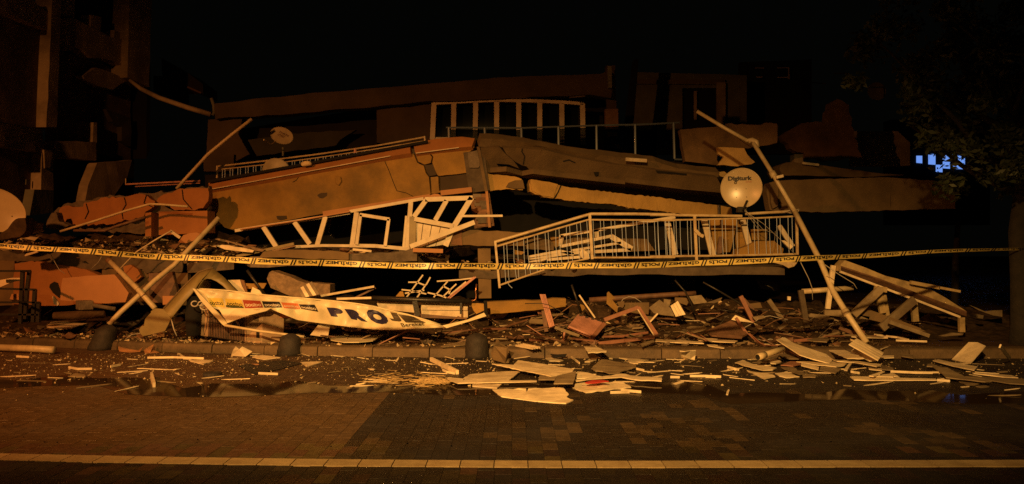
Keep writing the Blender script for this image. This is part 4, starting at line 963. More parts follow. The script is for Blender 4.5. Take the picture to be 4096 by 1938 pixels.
for c_, s, Y, m, lb in ((L5, '452,152 655,142 640,240 600,392 480,396', 15.7, plaster, 'tall ochre panel standing behind the balcony bars'), (L5, '662,150 690,150 740,340 650,380 640,300', 15.8, plaster, 'narrow ochre panel right of the tall one'),
                   (L5, '760,220 880,220 876,306 766,302', 15.9, plaster, 'small ochre panel behind the balcony wires'), (L5, '520,275 550,275 540,400 500,410', 15.5, darkwood, 'dark narrow slat in front of the tall ochre panel'),
                   (L4, '560,278 640,280 640,345 600,360', 15.6, plaster, 'ochre flap at the left behind the balcony bars'), (L4, '1100,290 1290,294 1350,382 1180,388 1060,330', 15.8, plaster_brown, 'wide brown board behind the fallen sash'),
                   (L4, '650,285 880,285 880,330 650,345', 15.75, plaster_brown, 'brown board inside the standing sash'), (L4, '295,375 375,392 350,412 298,410', 15.2, plaster, 'torn ochre scrap behind the left balcony bars'),
                   (L4, '780,405 802,362 850,402 862,440 822,452 790,425', 15.1, board, 'crumpled pale scrap hanging beside the balcony post'),
                   (L5, '985,305 1010,305 1075,350 1050,372', 15.3, board, 'pale bent scrap near the right end of the balcony')):
    sheet('plywood_sheet', lb, 'panel', pts(c_, s, Y), .05, m, jag=.004)
hp = sheet('plaster_heap', 'pale faceted heap of plasterboard on the balcony floor', 'plasterboard', pts(L5, '645,412 655,372 720,352 760,330 800,310 930,308 1002,368 992,418', 15.2), .3, plaster, jag=.012)
sheet('torn_edge', 'ragged pale plaster hanging under the tape below the balcony end', 'plaster scrap', pts(L5, '925,470 1010,462 1105,470 1080,500 1040,512 1000,490', 14.9), .08, chunkpale, jag=.015)
ws = ((L5, '700,60 760,130 850,225 930,250', .004), (L5, '705,80 850,180 980,300 1085,405', .004), (L5, '720,95 800,205 860,240', .003), (L5, '940,235 935,300 915,400', .003))
for k, (c_, s, r) in enumerate(ws):
    tube1('loose_wire', ('thin pale wire curling under the Digiturk dish', 'long pale wire sloping across the balcony to its right end', 'short pale wire hanging below the Digiturk dish', 'dark thin wire hanging among the balcony scraps')[k], 'wire', pts(c_, s, 14.8), r, wiremat, n=4)
tube1('wire_bundle', 'tangled wire wound round the balcony rail where the pole crosses', 'wire', pts(L5, '1000,95 1040,80 1080,95 1110,88 1120,70 1060,75 1010,90 1050,100 1100,98', 14.8), .007, wiremat, n=5)

# ================================================================== CURVED SHEET, AC UNIT, BANNER
cu = thing('curved_metal_sheet', 'large curved ochre sheet arching over the pavement beside the banner', 'curved sheet', Z4.w(750, 960, 12.9))
MB().poly(pts(Z4, '752,592 860,602 905,650 960,728 930,800 880,895 750,930 580,966 545,930 530,880 560,835 598,825 600,790 610,740 640,700 690,650 690,630', 12.95), .05, jag=.01, seg=.08).build('torn_plate', awning, cu)
def ribbon(A, B, t, m, name):
    mb = MB(); n = len(A); mb.v = list(A) + list(B) + [p + Vector((0, .03, -t)) for p in A] + [p + Vector((0, .03, -t)) for p in B]
    for i in range(n - 1):
        mb.f += [(i, i + 1, n + i + 1, n + i), (2 * n + i + 1, 2 * n + i, 3 * n + i, 3 * n + i + 1), (i, 2 * n + i, 2 * n + i + 1, i + 1), (n + i, n + i + 1, 3 * n + i + 1, 3 * n + i)]
    mb.build(name, m, cu, smooth=True)
A = pts(Z4, '862,600,12.95 980,470,13.0 1100,335,13.05 1220,215,13.1 1345,100,13.15 1440,68,13.2 1530,45,13.25', 13)
B = pts(Z4, '960,730,12.8 1060,600,12.8 1150,490,12.8 1240,390,12.82 1290,320,12.84 1330,260,12.9 1380,200,12.95', 13)
ribbon(A, B, .012, awning, 'arm')
MB().tube([p + Vector((0, -.01, .005)) for p in A], .012, 6).build('rolled_edge', plaster_brown, cu)
A2 = pts(Z1, '470,45,13.25 545,108,13.25 625,172,13.22 690,240,13.2 745,300,13.15 845,395,13.1', 13)
B2 = pts(Z1, '330,215,12.95 385,195,12.97 440,200,13.0 520,235,13.0 600,290,13.02 700,385,13.02', 13)
ribbon(A2, B2, .012, awning, 'arch')
ribbon(pts(Z1, '250,340,12.85 290,270,12.88 330,215,12.95', 13), pts(Z1, '420,350,13.3 435,290,13.3 445,240,13.3', 13), .01, awning, 'inner_fold')
tube1('hanging_rod', 'thin rod dropping from the curved sheet to the pavement', 'rod', pts(Z4, '965,735 1000,870 1040,965', 12.85), .01, wiremat, n=5)
for lb, s, Y, m in (('pale torn panel behind the arch of the curved sheet', '685,220 860,215 885,300 940,400 850,390 760,300', 13.5, board), ('dark red brick edge beside the torn panel', '865,215 915,225 950,330 965,400 930,380 900,300', 13.5, brickred), ('ochre board standing behind the banner', '925,265 1240,265 1200,340 950,345', 13.9, plaster), ('small white triangle rising behind the banner', '1040,318 1140,370 1185,435 1010,410', 13.3, board)):
    sheet('torn_plasterboard', lb, 'panel', pts(Z1, s, Y), .04, m, jag=.008)
tube1('dark_rod', 'dark rod sloping down behind the banner', 'rod', pts(Z1, '960,80 1090,260 1210,420', 13.4), .022, darkmetal)
sheet('rounded_slab', 'large rounded rough slab lying in the shadow behind the banner', 'concrete slab', pts(Z1, '1245,200 1280,110 1320,85 1450,130 1800,260 2151,280 2151,440 1700,470 1560,440 1300,330', 14.0), .4, chunkmat, jag=.012)
cg = thing('corrugated_offcut', 'small ribbed metal offcut standing above the banner', 'corrugated offcut', Z1.w(1850, 460, 13.35))
for i, m in enumerate((dullboard, board, dullboard, board, dullboard)):
    f0, f1 = i / 5, (i + 1) / 5
    a, b, c_, d_ = (Z1.w(1685, 350, 13.4), Z1.w(1890, 240, 13.4), Z1.w(2005, 425, 13.35), Z1.w(1755, 475, 13.35))
    MB().poly([a.lerp(b, f0), a.lerp(b, f1), d_.lerp(c_, f1), d_.lerp(c_, f0)], .02 + .015 * (i % 2)).build('rib', m, cg)

ac = thing('air_conditioner', 'dirty white air conditioner unit lying under the banner on the pavement', 'air conditioner', Z1.w(1165, 1148, 12.3))
fr = (Z1.w(280, 1018, 13.1), Z1.w(1170, 1148, 12.74), Z1.w(1180, 690, 12.74), Z1.w(285, 580, 13.1))
back = Vector((.28, .26, 0))
mb = MB(); mb.v = [*fr, *[p + back for p in fr]]; mb.f = [(0, 1, 2, 3), (5, 4, 7, 6), (1, 5, 6, 2), (4, 0, 3, 7), (3, 2, 6, 7), (4, 5, 1, 0)]; mb.build('casing', mat('dirty_casing', (.40, .27, .16), .55, .2, 6, .1, grime=.6, grime_col=(.14, .08, .04)), ac, bevel=.008)
FP = lambda u, v, d=0: fr[0].lerp(fr[1], u).lerp(fr[3].lerp(fr[2], u), v) + Vector((-.4, -.92, 0)) * d
MB().poly([FP(.15, .03, .003), FP(.74, .03, .003), FP(.74, .97, .003), FP(.15, .97, .003)], .002).build('grille_back', darkwood, ac)
for i in range(22):
    u = .16 + i * .0265; MB().bar(FP(u, .03, .012), FP(u, .97, .012), .008, .012).build('slat', darkmetal, ac)
for v in (.03, .5, .97): MB().bar(FP(.15, v, .018), FP(.74, v, .018), .008, .008).build('grille_rail', darkmetal, ac)
MB().poly([FP(.87, .72, .004), FP(.95, .72, .004), FP(.95, .86, .004), FP(.87, .86, .004)], .003).build('label_plate', plaster_brown, ac)
MB().poly([FP(.915, .20, .004), FP(.965, .20, .004), FP(.965, .42, .004), FP(.915, .42, .004)], .003).build('handle_recess', shade_black, ac)
MB().bar(FP(.76, 0, .004), FP(.76, 1, .004), .01, .006).build('seam', darkwood, ac)
tube1('black_bag', 'dark bundle standing left of the air conditioner', 'bundle', pts(Z1, '200,450 190,700 190,1010', 13.0), [.10, .13, .11], shade_black, n=8)
cc = thing('cable_coil', 'loose coil of grey cable hanging at the banner corner', 'cable coil', Z1.w(240, 640, 12.6))
for cx_, cy_, r_ in ((210, 560, 48), (350, 600, 60), (300, 560, 40)):
    MB().tube([Z1.w(cx_ + r_ * math.cos(k * .5), cy_ + r_ * .8 * math.sin(k * .5), 12.6 + .01 * k) for k in range(12)], .012, 6).build('loop', wiremat, cc, smooth=True)
MB().tube(pts(Z1, '360,640 400,720 380,900 350,1010 330,880', 12.55), .006, 5).build('tail', blackwire, cc)

bn = thing('shop_banner', 'creased cream shop banner fallen on the pavement with DOGIDO boxes and large dark letters', 'banner', W(1300, 1320, 12.75))
BT = [(772, 1155), (830, 1159), (900, 1163), (985, 1173), (1069, 1183), (1190, 1193), (1320, 1204), (1408, 1214), (1492, 1226), (1556, 1243), (1631, 1260), (1724, 1288), (1775, 1305)]
BB = [(772, 1158), (830, 1222), (880, 1242), (985, 1241), (1085, 1238), (1190, 1281), (1320, 1299), (1408, 1310), (1492, 1318), (1556, 1321), (1640, 1317), (1724, 1313), (1775, 1311)]
def banner_pt(px, py, d=0.0):
    yt, yb = lerp_table(BT, px), lerp_table(BB, px); v = (py - yt) / max(4.0, yb - yt)
    Y = 12.9 - .28 * v + .045 * math.sin(px * .021 + v * 2.2) + .035 * math.sin(px * .05 - v * 3) + .016 * math.sin(px * .11 + v * 5) - .04 * max(0, 1 - abs(v - .1) * 6)
    return W(px, py, Y - d)
NX, NV = 140, 10
xs = [772 + (1775 - 772) * i / NX for i in range(NX + 1)]
mb = MB()
for d in (0, -.006):
    for x_ in xs:
        yt, yb = lerp_table(BT, x_), lerp_table(BB, x_)
        for j in range(NV + 1): mb.v.append(banner_pt(x_, yt + (yb - yt) * j / NV, d))
K = (NX + 1) * (NV + 1)
for i in range(NX):
    for j in range(NV):
        a = i * (NV + 1) + j; mb.f += [(a, a + 1, a + NV + 2, a + NV + 1), (K + a + NV + 1, K + a + NV + 2, K + a + 1, K + a)]
mb.build('cloth', bannermat, bn, smooth=True)
MB().tube([banner_pt(x_, lerp_table(BT, x_) - 1, .01) for x_ in xs[::6]], .012, 6).build('top_hem', bannermat, bn, smooth=True)
MB().poly(pts(Z1, '178,338 215,345 640,790 675,838 640,882 600,850 300,520', 12.5), .03).build('side_gusset', bannermat, bn)
MB().poly(pts(Z1, '558,638,12.55 800,622,12.56 1080,625,12.58 1318,612,12.58 1240,660,12.52 1000,720,12.5 800,790,12.47 680,836,12.45 640,770,12.5', 12.5), .012).build('folded_flap', bannermat, bn)
MB().poly(pts(Z1, '1230,650,12.8 1400,640,12.8 1900,660,12.8 2080,792,12.75 1800,740,12.75 1500,690,12.78', 12.8), .015).build('inner_flap', bannermat, bn)
MB().poly(pts(Z1, '1190,700,12.95 1700,690,12.95 1940,720,12.95 1600,770,12.95 1200,740,12.95', 12.9), .015).build('red_underside', orangeink, bn)
MB().poly(pts(Z2, '1895,655,12.72 2250,572,12.8 2490,470,12.9 2525,520,12.88 2300,590,12.8 1955,692,12.7', 12.8), .012).build('tail', bannermat, bn)
MB().tube(pts(Z1, '640,868 1100,945 1400,985 1780,1032', 12.42), .021, 8).build('lower_pole', pipe, bn, smooth=True)
MB().poly([Z2.g(*q, .2) for q in ((250, 800), (400, 788), (800, 800), (1045, 788), (900, 870), (700, 890), (480, 892), (300, 860))], .012, jag=.004).build('ground_fold', bannermat, bn)
def quad_pt(q, u, v): return ((q[0][0] * (1 - u) + q[1][0] * u) * v + (q[3][0] * (1 - u) + q[2][0] * u) * (1 - v), (q[0][1] * (1 - u) + q[1][1] * u) * v + (q[3][1] * (1 - u) + q[2][1] * u) * (1 - v))
def on_banner(c_, q, text, m, d=.014, bold=.02, name='lettering', crop=None):
    vs, fs, asp = glyphs(text, bold); mb = MB()
    if len(text) == 1:      # large letters follow the creases of the cloth
        bm = bmesh.new(); bv = [bm.verts.new((u, v, 0)) for u, v in vs]
        for f in fs: bm.faces.new([bv[i] for i in f])
        for _ in range(3):
            es = [e for e in bm.edges if e.calc_length() > .12]
            if es: bmesh.ops.subdivide_edges(bm, edges=es, cuts=1); bmesh.ops.triangulate(bm, faces=list(bm.faces))
        bm.verts.index_update(); vs = [(v.co.x, v.co.y) for v in bm.verts]; fs = [tuple(v.index for v in f.verts) for f in bm.faces]; bm.free()
    for u, v in vs: mb.v.append(banner_pt(*c_.p(*quad_pt(q, u, v)), d))
    mb.f = list(fs); mb.build(name, m, bn, tri=False)
def patch(c_, q, m, d=.010, n=8):
    mb = MB()
    for i in range(n + 1):
        for j in range(5): mb.v.append(banner_pt(*c_.p(*quad_pt(q, i / n, j / 4)), d))
    for i in range(n):
        for j in range(4): a = i * 5 + j; mb.f.append((a, a + 1, a + 6, a + 5))
    mb.build('printed_box', m, bn, tri=False)
for q, mbx, mtx in ((((390, 475), (605, 480), (645, 608), (430, 600)), yellowink, ink), (((648, 482), (880, 500), (925, 628), (660, 608)), yellowink, ink), (((895, 502), (1150, 518), (1192, 612), (935, 626)), redink, whiteink), (((1172, 522), (1425, 530), (1466, 612), (1212, 615)), ink, whiteink), (((1450, 538), (1690, 556), (1725, 632), (1490, 620)), orangeink, whiteink), (((1700, 566), (1930, 572), (1985, 675), (1740, 632)), ink, whiteink)):
    patch(Z1, q, mbx)
    iq = [quad_pt(q, *a) for a in ((.08, .64), (.94, .64), (.94, .2), (.08, .2))]
    on_banner(Z1, iq, 'DOG\u0130DO', mtx, bold=.03)
patch(Z1, ((655, 578), (905, 600), (922, 630), (662, 608)), greenink, .013)
for ch, q, m in (('P', ((235, 395), (440, 405), (520, 540), (300, 520)), navy), ('R', ((490, 418), (720, 430), (830, 605), (590, 560)), navy), ('O', ((760, 410), (1030, 445), (1170, 640), (890, 630)), navy), ('J', ((1090, 455), (1240, 475), (1330, 610), (1150, 580)), greyink), ('E', ((1255, 490), (1490, 530), (1660, 615), (1370, 610)), greyink)):
    on_banner(Z2, q, ch, m, bold=.085)
on_banner(Z2, ((1290, 622), (1625, 606), (1640, 652), (1320, 678)), 'Bereket', greyink, bold=.015)

# ================================================================== BEHIND THE BANNER: counter, beams, grille
ct = thing('overturned_counter', 'long pale metal counter lying behind the banner letters', 'counter', Z2.w(1600, 560, 13.9))
for s, m in (('960,290 1490,300 1490,470 1000,420 960,350', board), ('1600,320 2255,330 2260,540 1600,530 1590,400', board), ('1600,400 2255,410 2255,440 1600,430', whitepaint), ('1490,480 2250,545 2240,565 1480,540', darkwood)):
    MB().poly(pts(Z2, s, 13.9 - (.03 if m is not board else 0)), .1).build('front_panel', m, ct)
MB().bar(*pts(Z2, '960,300 1490,310', 13.85), .03, .05).build('lip', plaster_pink, ct)
MB().tube(pts(Z2, '1050,410 1060,405', 13.7), .22, 14).build('wheel', rubber, ct) if False else None
tube1('dark_steel_bar', 'long dark steel bar lying level behind the banner', 'steel bar', pts(Z2, '890,262 1500,285 2310,312', 13.75), .045, darkmetal)
fb('standing_bracket', 'dark bracket standing in front of the long counter', Z2, '1500,300 1540,520', 70, 13.7, darkmetal)
fb('standing_bracket', 'slim dark bracket near the right end of the counter', Z2, '2160,330 2160,490', 30, 13.7, darkmetal)
fb('standing_bracket', 'dark bracket between the counter and the pale beam', Z2, '2510,300 2520,520', 50, 13.6, shade_black)
for s, lb in (('-20,262 920,96', 'bright pale batten sloping up behind the banner'), ('385,272 880,258', 'level pale batten above the banner top')): fb('bright_batten', lb, Z2, s, 30, 13.6, board)
fb('brown_batten', 'brown batten leaning under the bright sloping batten', Z2, '560,300 940,115', 24, 13.7, darkwood)
gg = thing('bent_window_grille', 'bent open window grille of thin bars left of the lower post', 'window grille', Z2.w(1800, 260, 14.2))
for s in ('735,657 612,825', '625,712 690,712 752,736', '575,768 645,775 715,790 760,800', '758,728 690,828', '920,705 815,825', '985,725 885,820', '1058,708 940,805', '840,705 1000,694 1120,680', '885,740 940,770 930,800', '600,795 745,772', '790,675 760,730', '770,790 860,810 910,828'):
    q = pts(L3, s, 14.2)
    for a, b in zip(q, q[1:]): MB().bar(a, b, .024, .02).build('grille_bar', whitepaint, gg)
for s in ('1132,672 935,832', '1120,672 920,830'): MB().bar(*pts(L3, s, 14.15), .02, .03).build('grille_edge', pinkwood, gg)
tube1('copper_pipe', 'bent copper pipe at the foot of the lower post', 'pipe', pts(Z2, '2385,60 2370,160 2378,220 2375,275 2350,296 2300,302', 14.0), .014, mat('copper', (0.55, 0.25, 0.12), .3, .1, 9, 0, metal=.9), n=6)
sheet('pale_beam', 'thick pale fallen beam lying right of the lower post', 'beam', pts(L4, '85,768 300,758 500,754 590,738 682,742 680,800 600,812 440,830 90,862 80,800', 14.1), .28, plaster, jag=.01)
sheet('ochre_cone', 'small ochre scrap standing behind the dark steel bar', 'scrap', pts(Z2, '1225,240 1290,165 1330,170 1350,240', 14.0), .03, plaster)
sheet('ochre_scrap', 'ochre triangular scrap wedged at the right end of the counter', 'scrap', pts(Z2, '2300,340 2400,335 2510,345 2490,440 2380,490 2340,440', 13.8), .04, plaster)
sheet('ochre_scrap', 'bright ochre speckled panel leaning beside the lower banner pole', 'scrap', pts(Z1, '1865,1008 1995,845 2151,850 2120,1045 2030,1030', 12.7), .03, board, jag=.006)

# ================================================================== PINK FURNITURE
cbn = thing('pink_cabinet', 'tipped pink cabinet panel on thin legs lying in the pavement debris', 'cabinet', Z5.w(950, 900, 13.0))
MB().poly(pts(Z5, '810,485,13.5 980,535,13.5 1150,592,13.5 1195,622,13.4 1090,770,13.1 1010,812,13.0 660,665,13.05', 13.2), .05).build('panel', pinkwood, cbn)
MB().bar(*pts(Z5, '662,668 1000,808', 12.98), .03, .06).build('lip', pinkwood, cbn)
MB().bar(Z5.w(1205, 632, 13.3), Z5.w(905, 985, 12.8), .06, .05).build('side_rail', mat('dim_pink_wood', (.30, .14, .09), .6, .2, 8, .15), cbn)
MB().bar(*pts(Z5, '600,760 582,885', 13.0), .03, .03).build('leg', pinkwood, cbn)
for i in range(4): MB().box(Z5.w(850 + 90 * i, 500 + 30 * i, 13.45), (.05, .03, .02)).build('hinge', darkmetal, cbn)
gb = thing('grooved_pink_board', 'upright pink grooved board leaning beside the pale beam', 'board', Z5.w(400, 690, 13.4))
for i in range(4):
    f0, f1 = i / 4 + .015, (i + 1) / 4 - .015; a, b, c_, d_ = Z5.w(222, 182, 13.7), Z5.w(312, 184, 13.7), Z5.w(452, 660, 13.4), Z5.w(368, 692, 13.4)
    MB().poly([a.lerp(b, f0), a.lerp(b, f1), d_.lerp(c_, f1), d_.lerp(c_, f0)], .025).build('strip', pinkwood, gb)
fb('side_board', 'dark red narrow board standing behind the grooved pink board', Z5, '280,430 325,750', 60, 13.6, darkwood)
fb('grooved_batten', 'olive grooved batten sloping from the pink board to the cabinet', Z5, '455,685 825,815', 44, 13.1, dullboard)
pf = thing('broken_door_surround', 'broken dark pink door frame of three bars right of the cabinet', 'door frame', Z5.w(1500, 850, 13.2))
dimpink = MATS['dim_pink_wood']
for s, wd, nm in (('1205,572,13.5 1725,380,13.6', 58, 'frame_bar'), ('1728,392,13.6 2010,812,13.1', 62, 'frame_bar'), ('925,955,12.75 1500,890,12.9 1965,832,13.1', 50, 'frame_bar')):
    q = pts(Z5, s)
    for a, b in zip(q, q[1:]): MB().bar(a, b, wd / 3.81 * 13.2 / F, .05).build(nm, dimpink, pf)
MB().bar(Z5.w(1718, 415, 13.5), Z5.w(1968, 815, 13.05), .018, .02).build('pale_edge', board, pf)

# upright boards standing in the debris (photo pixels of enlarged regions, distance)
UP = [
 (Z5, '1250,165 1275,142 1378,245 1325,262 1415,372 1405,466 1243,325', 13.8, plaster, 'notched ochre board standing upright in the debris', .03),
 (Z5, '838,335 955,360 872,442', 13.9, plaster, 'small ochre triangle standing behind the pink cabinet', .02),
 (Z5, '1405,300 1510,288 1522,330 1490,390 1440,375 1420,340', 14.2, plaster_brown, 'dull rounded board right of the notched ochre board', .03),
 (Z5, '1500,390 1530,312 1890,308 1882,490 1700,475 1560,450', 14.3, plaster_brown, 'wide dull board behind the pink frame corner', .03),
 (Z5, '1890,390 2050,266 2150,340 2286,450 2270,516 2100,500 1960,470', 13.9, dullboard, 'large slanted dull board right of the pink frame', .03),
 (Z5, '2118,256 2222,268 2200,372 2115,330', 14.1, dullboard, 'square dull board behind the slanted one', .03),
 (Z6, '215,215 400,196 492,308 290,336', 14.0, dullboard, 'tilted brown board with a lit lower edge in the dark debris', .04),
 (Z6, '0,232 232,242 180,352 95,322 0,290', 14.2, plaster_brown, 'dull flat board left of the tilted brown one', .03),
 (Z6, '488,310 720,232 690,282 600,320', 13.9, dullboard, 'thin dull board with ragged end in the dark debris', .03),
 (Z6, '862,572 925,500 1120,580 1346,682 1322,718 1258,714 1200,618 960,592', 13.2, board, 'bright cut board lying on the dark sheet', .03),
 (Z6, '458,742,13.2 858,578,13.3 955,598,13.3 1100,780,12.9 1000,832,12.8 560,802,12.9', 13.1, darkwood, 'dark brown sheet tilted under the bright cut board', .03),
 (Z6, '1180,530 1350,506 1382,540 1225,580', 13.4, dullboard, 'short pale block end behind the bright cut board', .06),
 (Z6, '1718,215 1766,220 1762,276 1718,270', 14.0, board, 'tiny bright square scrap in the dark doorway', .03),
 (Z6, '180,690 250,672 470,676 484,710 410,746 300,772 200,740', 12.9, dullboard, 'rough brown plank end lying on the pavement', .05),
 (Z6, '2040,502 2080,476 2300,500 2450,560 2286,562 2050,530', 13.2, dullboard, 'rounded brown board left of the bent pole foot', .05),
 (Z6, '1560,690 1690,600 1735,640 1600,730', 13.2, dullboard, 'grooved dull offcut in the dark right debris', .03),
 (Z6, '670,300 700,280 720,300 690,345 665,340', 14.2, chunkpale, 'small faceted plaster lump in the dark debris', .05),
 (Z6, '760,320 820,295 840,350 790,360', 14.2, dullboard, 'dull scrap beside the faceted lump', .04),
 (Z6, '1140,330 1300,310 1330,390 1200,400', 14.4, plaster_brown, 'dull ochre lump in the deep shadow', .1),
 (Z6, '545,400 595,345 590,380 555,410', 13.9, board, 'tiny pale splinter standing in the dark debris', .02),
]
for c_, s, Y, m, lb, t in UP: sheet('standing_board', lb, 'board', pts(c_, s, Y), t, m, jag=.004)
gb2 = thing('grooved_board', 'pale grooved board leaning beside the slanted dull board', 'board', Z6.w(90, 520, 13.6))
for i in range(3):
    f0, f1 = i / 3 + .012, (i + 1) / 3 - .012; a, b, c_, d_ = Z6.w(-70, 360, 13.7), Z6.w(45, 283, 13.7), Z6.w(162, 490, 13.6), Z6.w(10, 525, 13.6)
    MB().poly([a.lerp(b, f0), a.lerp(b, f1), d_.lerp(c_, f1), d_.lerp(c_, f0)], .025).build('strip', board, gb2)
for c_, s, wd, Y, m, lb in ((Z6, '1425,272 1625,555', 66, 13.8, dullboard, 'bright slim board leaning in front of the dark doorway'), (Z6, '1000,212 1195,605', 62, 13.6, dimpink, 'dark pink stick leaning in the middle of the dark debris'), (Z5, '825,195 1065,540', 22, 13.6, board, 'thin pale splinter leaning behind the pink cabinet'), (Z6, '930,545 1095,790', 40, 13.0, dimpink, 'narrow dim stick lying across the dark sheet'), (Z5, '2020,475 1905,600', 20, 13.3, board, 'bent pale splinter beside the pink frame'), (Z6, '1045,255 1190,420', 40, 13.9, darkwood, 'dark stick beside the pink leaning stick')):
    fb('leaning_board', lb, c_, s, wd, Y, m)
fb('dark_post', 'dark steel post leaning left of the bent pole', Z6, '1915,120 2010,690', 80, 13.4, mat('dim_steel_post', (.09, .065, .04), .5, .3, 8, .2))
for s, lb, Y in (('430,0 700,150 1000,330 1300,490', 'long dark rod sloping through the debris under the balcony', 13.7), ('0,-30 160,150 250,330 300,480', 'dark rod leaning at the left of the dark doorway', 13.9), ('650,415 870,445 1010,480', 'thin shiny rod lying in the dark debris', 13.6), ('1250,412 1500,440 1640,490 1750,460 1860,400', 'thin sagging cable in front of the dark doorway', 13.5), ('1915,415 2080,445 2286,480', 'thin pale rod left of the bent pole', 13.4), ('1300,0 1480,85 1510,130', 'dim bent bar deep under the balcony', 16.0)):
    tube1('dark_rod', lb, 'rod', pts(Z6, s, Y), .016 if Y > 13.6 else .009, darkmetal, n=6)
tube1('dark_pipe', 'long dark pipe lying level across the ground floor opening', 'pipe', pts(Z5, '980,270 1600,230 2286,185 2600,170', 15.0), .05, darkwood)
tube1('dark_rod', 'dark leaning rod behind the small ochre triangle', 'rod', pts(Z5, '710,40 780,240 850,460', 13.9), .02, darkmetal, n=6)
for s, lb in (('0,325 250,322 360,345 520,430 700,540', 'thin black cable sagging over the pale beam'), ): tube1('black_cable', lb, 'cable', pts(Z5, s, 13.35), .007, blackwire, n=5)
for c_, s, Y, lb in ((L1, '405,630 440,700 480,770 530,805', 14.4, 'pale wire hanging under the tape at left'), (L1, '825,665 800,710 740,765', 14.4, 'short pale wire hanging under the tape left of the poles'), (L6, '0,300 100,370 215,440 240,480', 13.0, 'thin wire running down beside the fallen canopy'), (L5, '1130,470 1190,590 1215,660 1220,750', 13.6, 'black wire hanging below the balcony end')):
    tube1('hanging_wire', lb, 'wire', pts(c_, s, Y), .006, wiremat, n=4)

# ================================================================== FALLEN CANOPY AT RIGHT
fc = thing('fallen_canopy', 'fallen wooden canopy with sloping beam and struts at the right', 'canopy', L6.w(600, 800, 13.0))
MB().poly(pts(L6, '118,298 150,266 300,320 450,382 640,430 720,445 900,545 1060,648 1062,690 1000,668 700,560 400,450 115,346', 13.4), .25).build('main_beam', mat('canopy_board', (.42, .31, .15), .6, .2, 6, .2, grime=.5), fc)
MB().poly(pts(L6, '118,346,13.35 400,448,13.35 700,560,13.35 1000,668,13.3 1062,688,13.3 1062,660,13.25 700,525,13.25 400,410,13.25 118,318,13.25', 13.3), .03).build('shaded_face', darkwood, fc)  # darker wood colour stands in for shade on the beam's lower side
q = pts(L6, '112,352 400,460 720,580 1010,692', 13.2)
for a, b in zip(q, q[1:]): MB().bar(a, b, .035, .05).build('edge_strip', board, fc)
for s, wd, nm, Y in (('420,478 212,675', 56, 'strut', 13.15), ('672,560 422,775', 60, 'strut', 13.1), ('405,520 432,662', 44, 'upright', 13.3), ('440,520 468,680', 26, 'upright', 13.35), ('665,585 678,725', 44, 'upright', 13.3), ('1022,695 1025,805', 40, 'upright', 13.2), ('372,478 460,488', 40, 'bracket', 13.2), ('640,432 855,472', 26, 'top_batten', 13.3), ('850,470 1010,500', 18, 'top_batten', 13.3)):
    MB().bar(*pts(L6, s, Y), wd / 1.875 * Y / F, .06).build(nm, MATS['canopy_board'] if nm != 'strut' else dullboard, fc)
MB().poly(pts(L6, '640,480 700,470 780,490 890,545 760,540 660,510', 13.5), .1).build('torn_sheet', MATS['canopy_board'], fc)
lb_ = thing('lower_beam', 'low sloping timber lying beneath the fallen canopy', 'timber', L6.w(640, 800, 12.9))
MB().bar(*pts(L6, '480,728 775,832', 12.9), 28 / 1.875 * 12.9 / F, .08).build('timber', dullboard, lb_)
MB().bar(*pts(L6, '470,715 700,800', 13.1), .12, .1).build('backing', plaster_brown, lb_)
fb('corner_post', 'two tone upright batten behind the bent pole near the canopy', L6, '62,305 20,630', 34, 13.6, board)
for s, lb, Y, m in (('0,640 120,640 335,690 330,710 0,680', 'brown plank behind the foot of the bent pole', 13.3, dullboard), ('200,660 340,640 480,690 760,800 640,790 330,710', 'long dim plank sloping under the canopy struts', 13.3, plaster_brown), ('860,835 960,810 1040,815 1030,828 900,838', 'dim pale plank at the foot of the canopy', 12.9, dullboard), ('1080,600 1200,650 1330,640 1330,690 1260,680 1150,640', 'dim leaf shaded board right of the canopy', 14.0, dullboard), ('1140,670 1190,680 1185,705 1150,700', 'tiny brown scrap right of the canopy', 13.8, dullboard)):
    sheet('dim_plank', lb, 'plank', pts(L6, s, Y), .05, m, jag=.006)

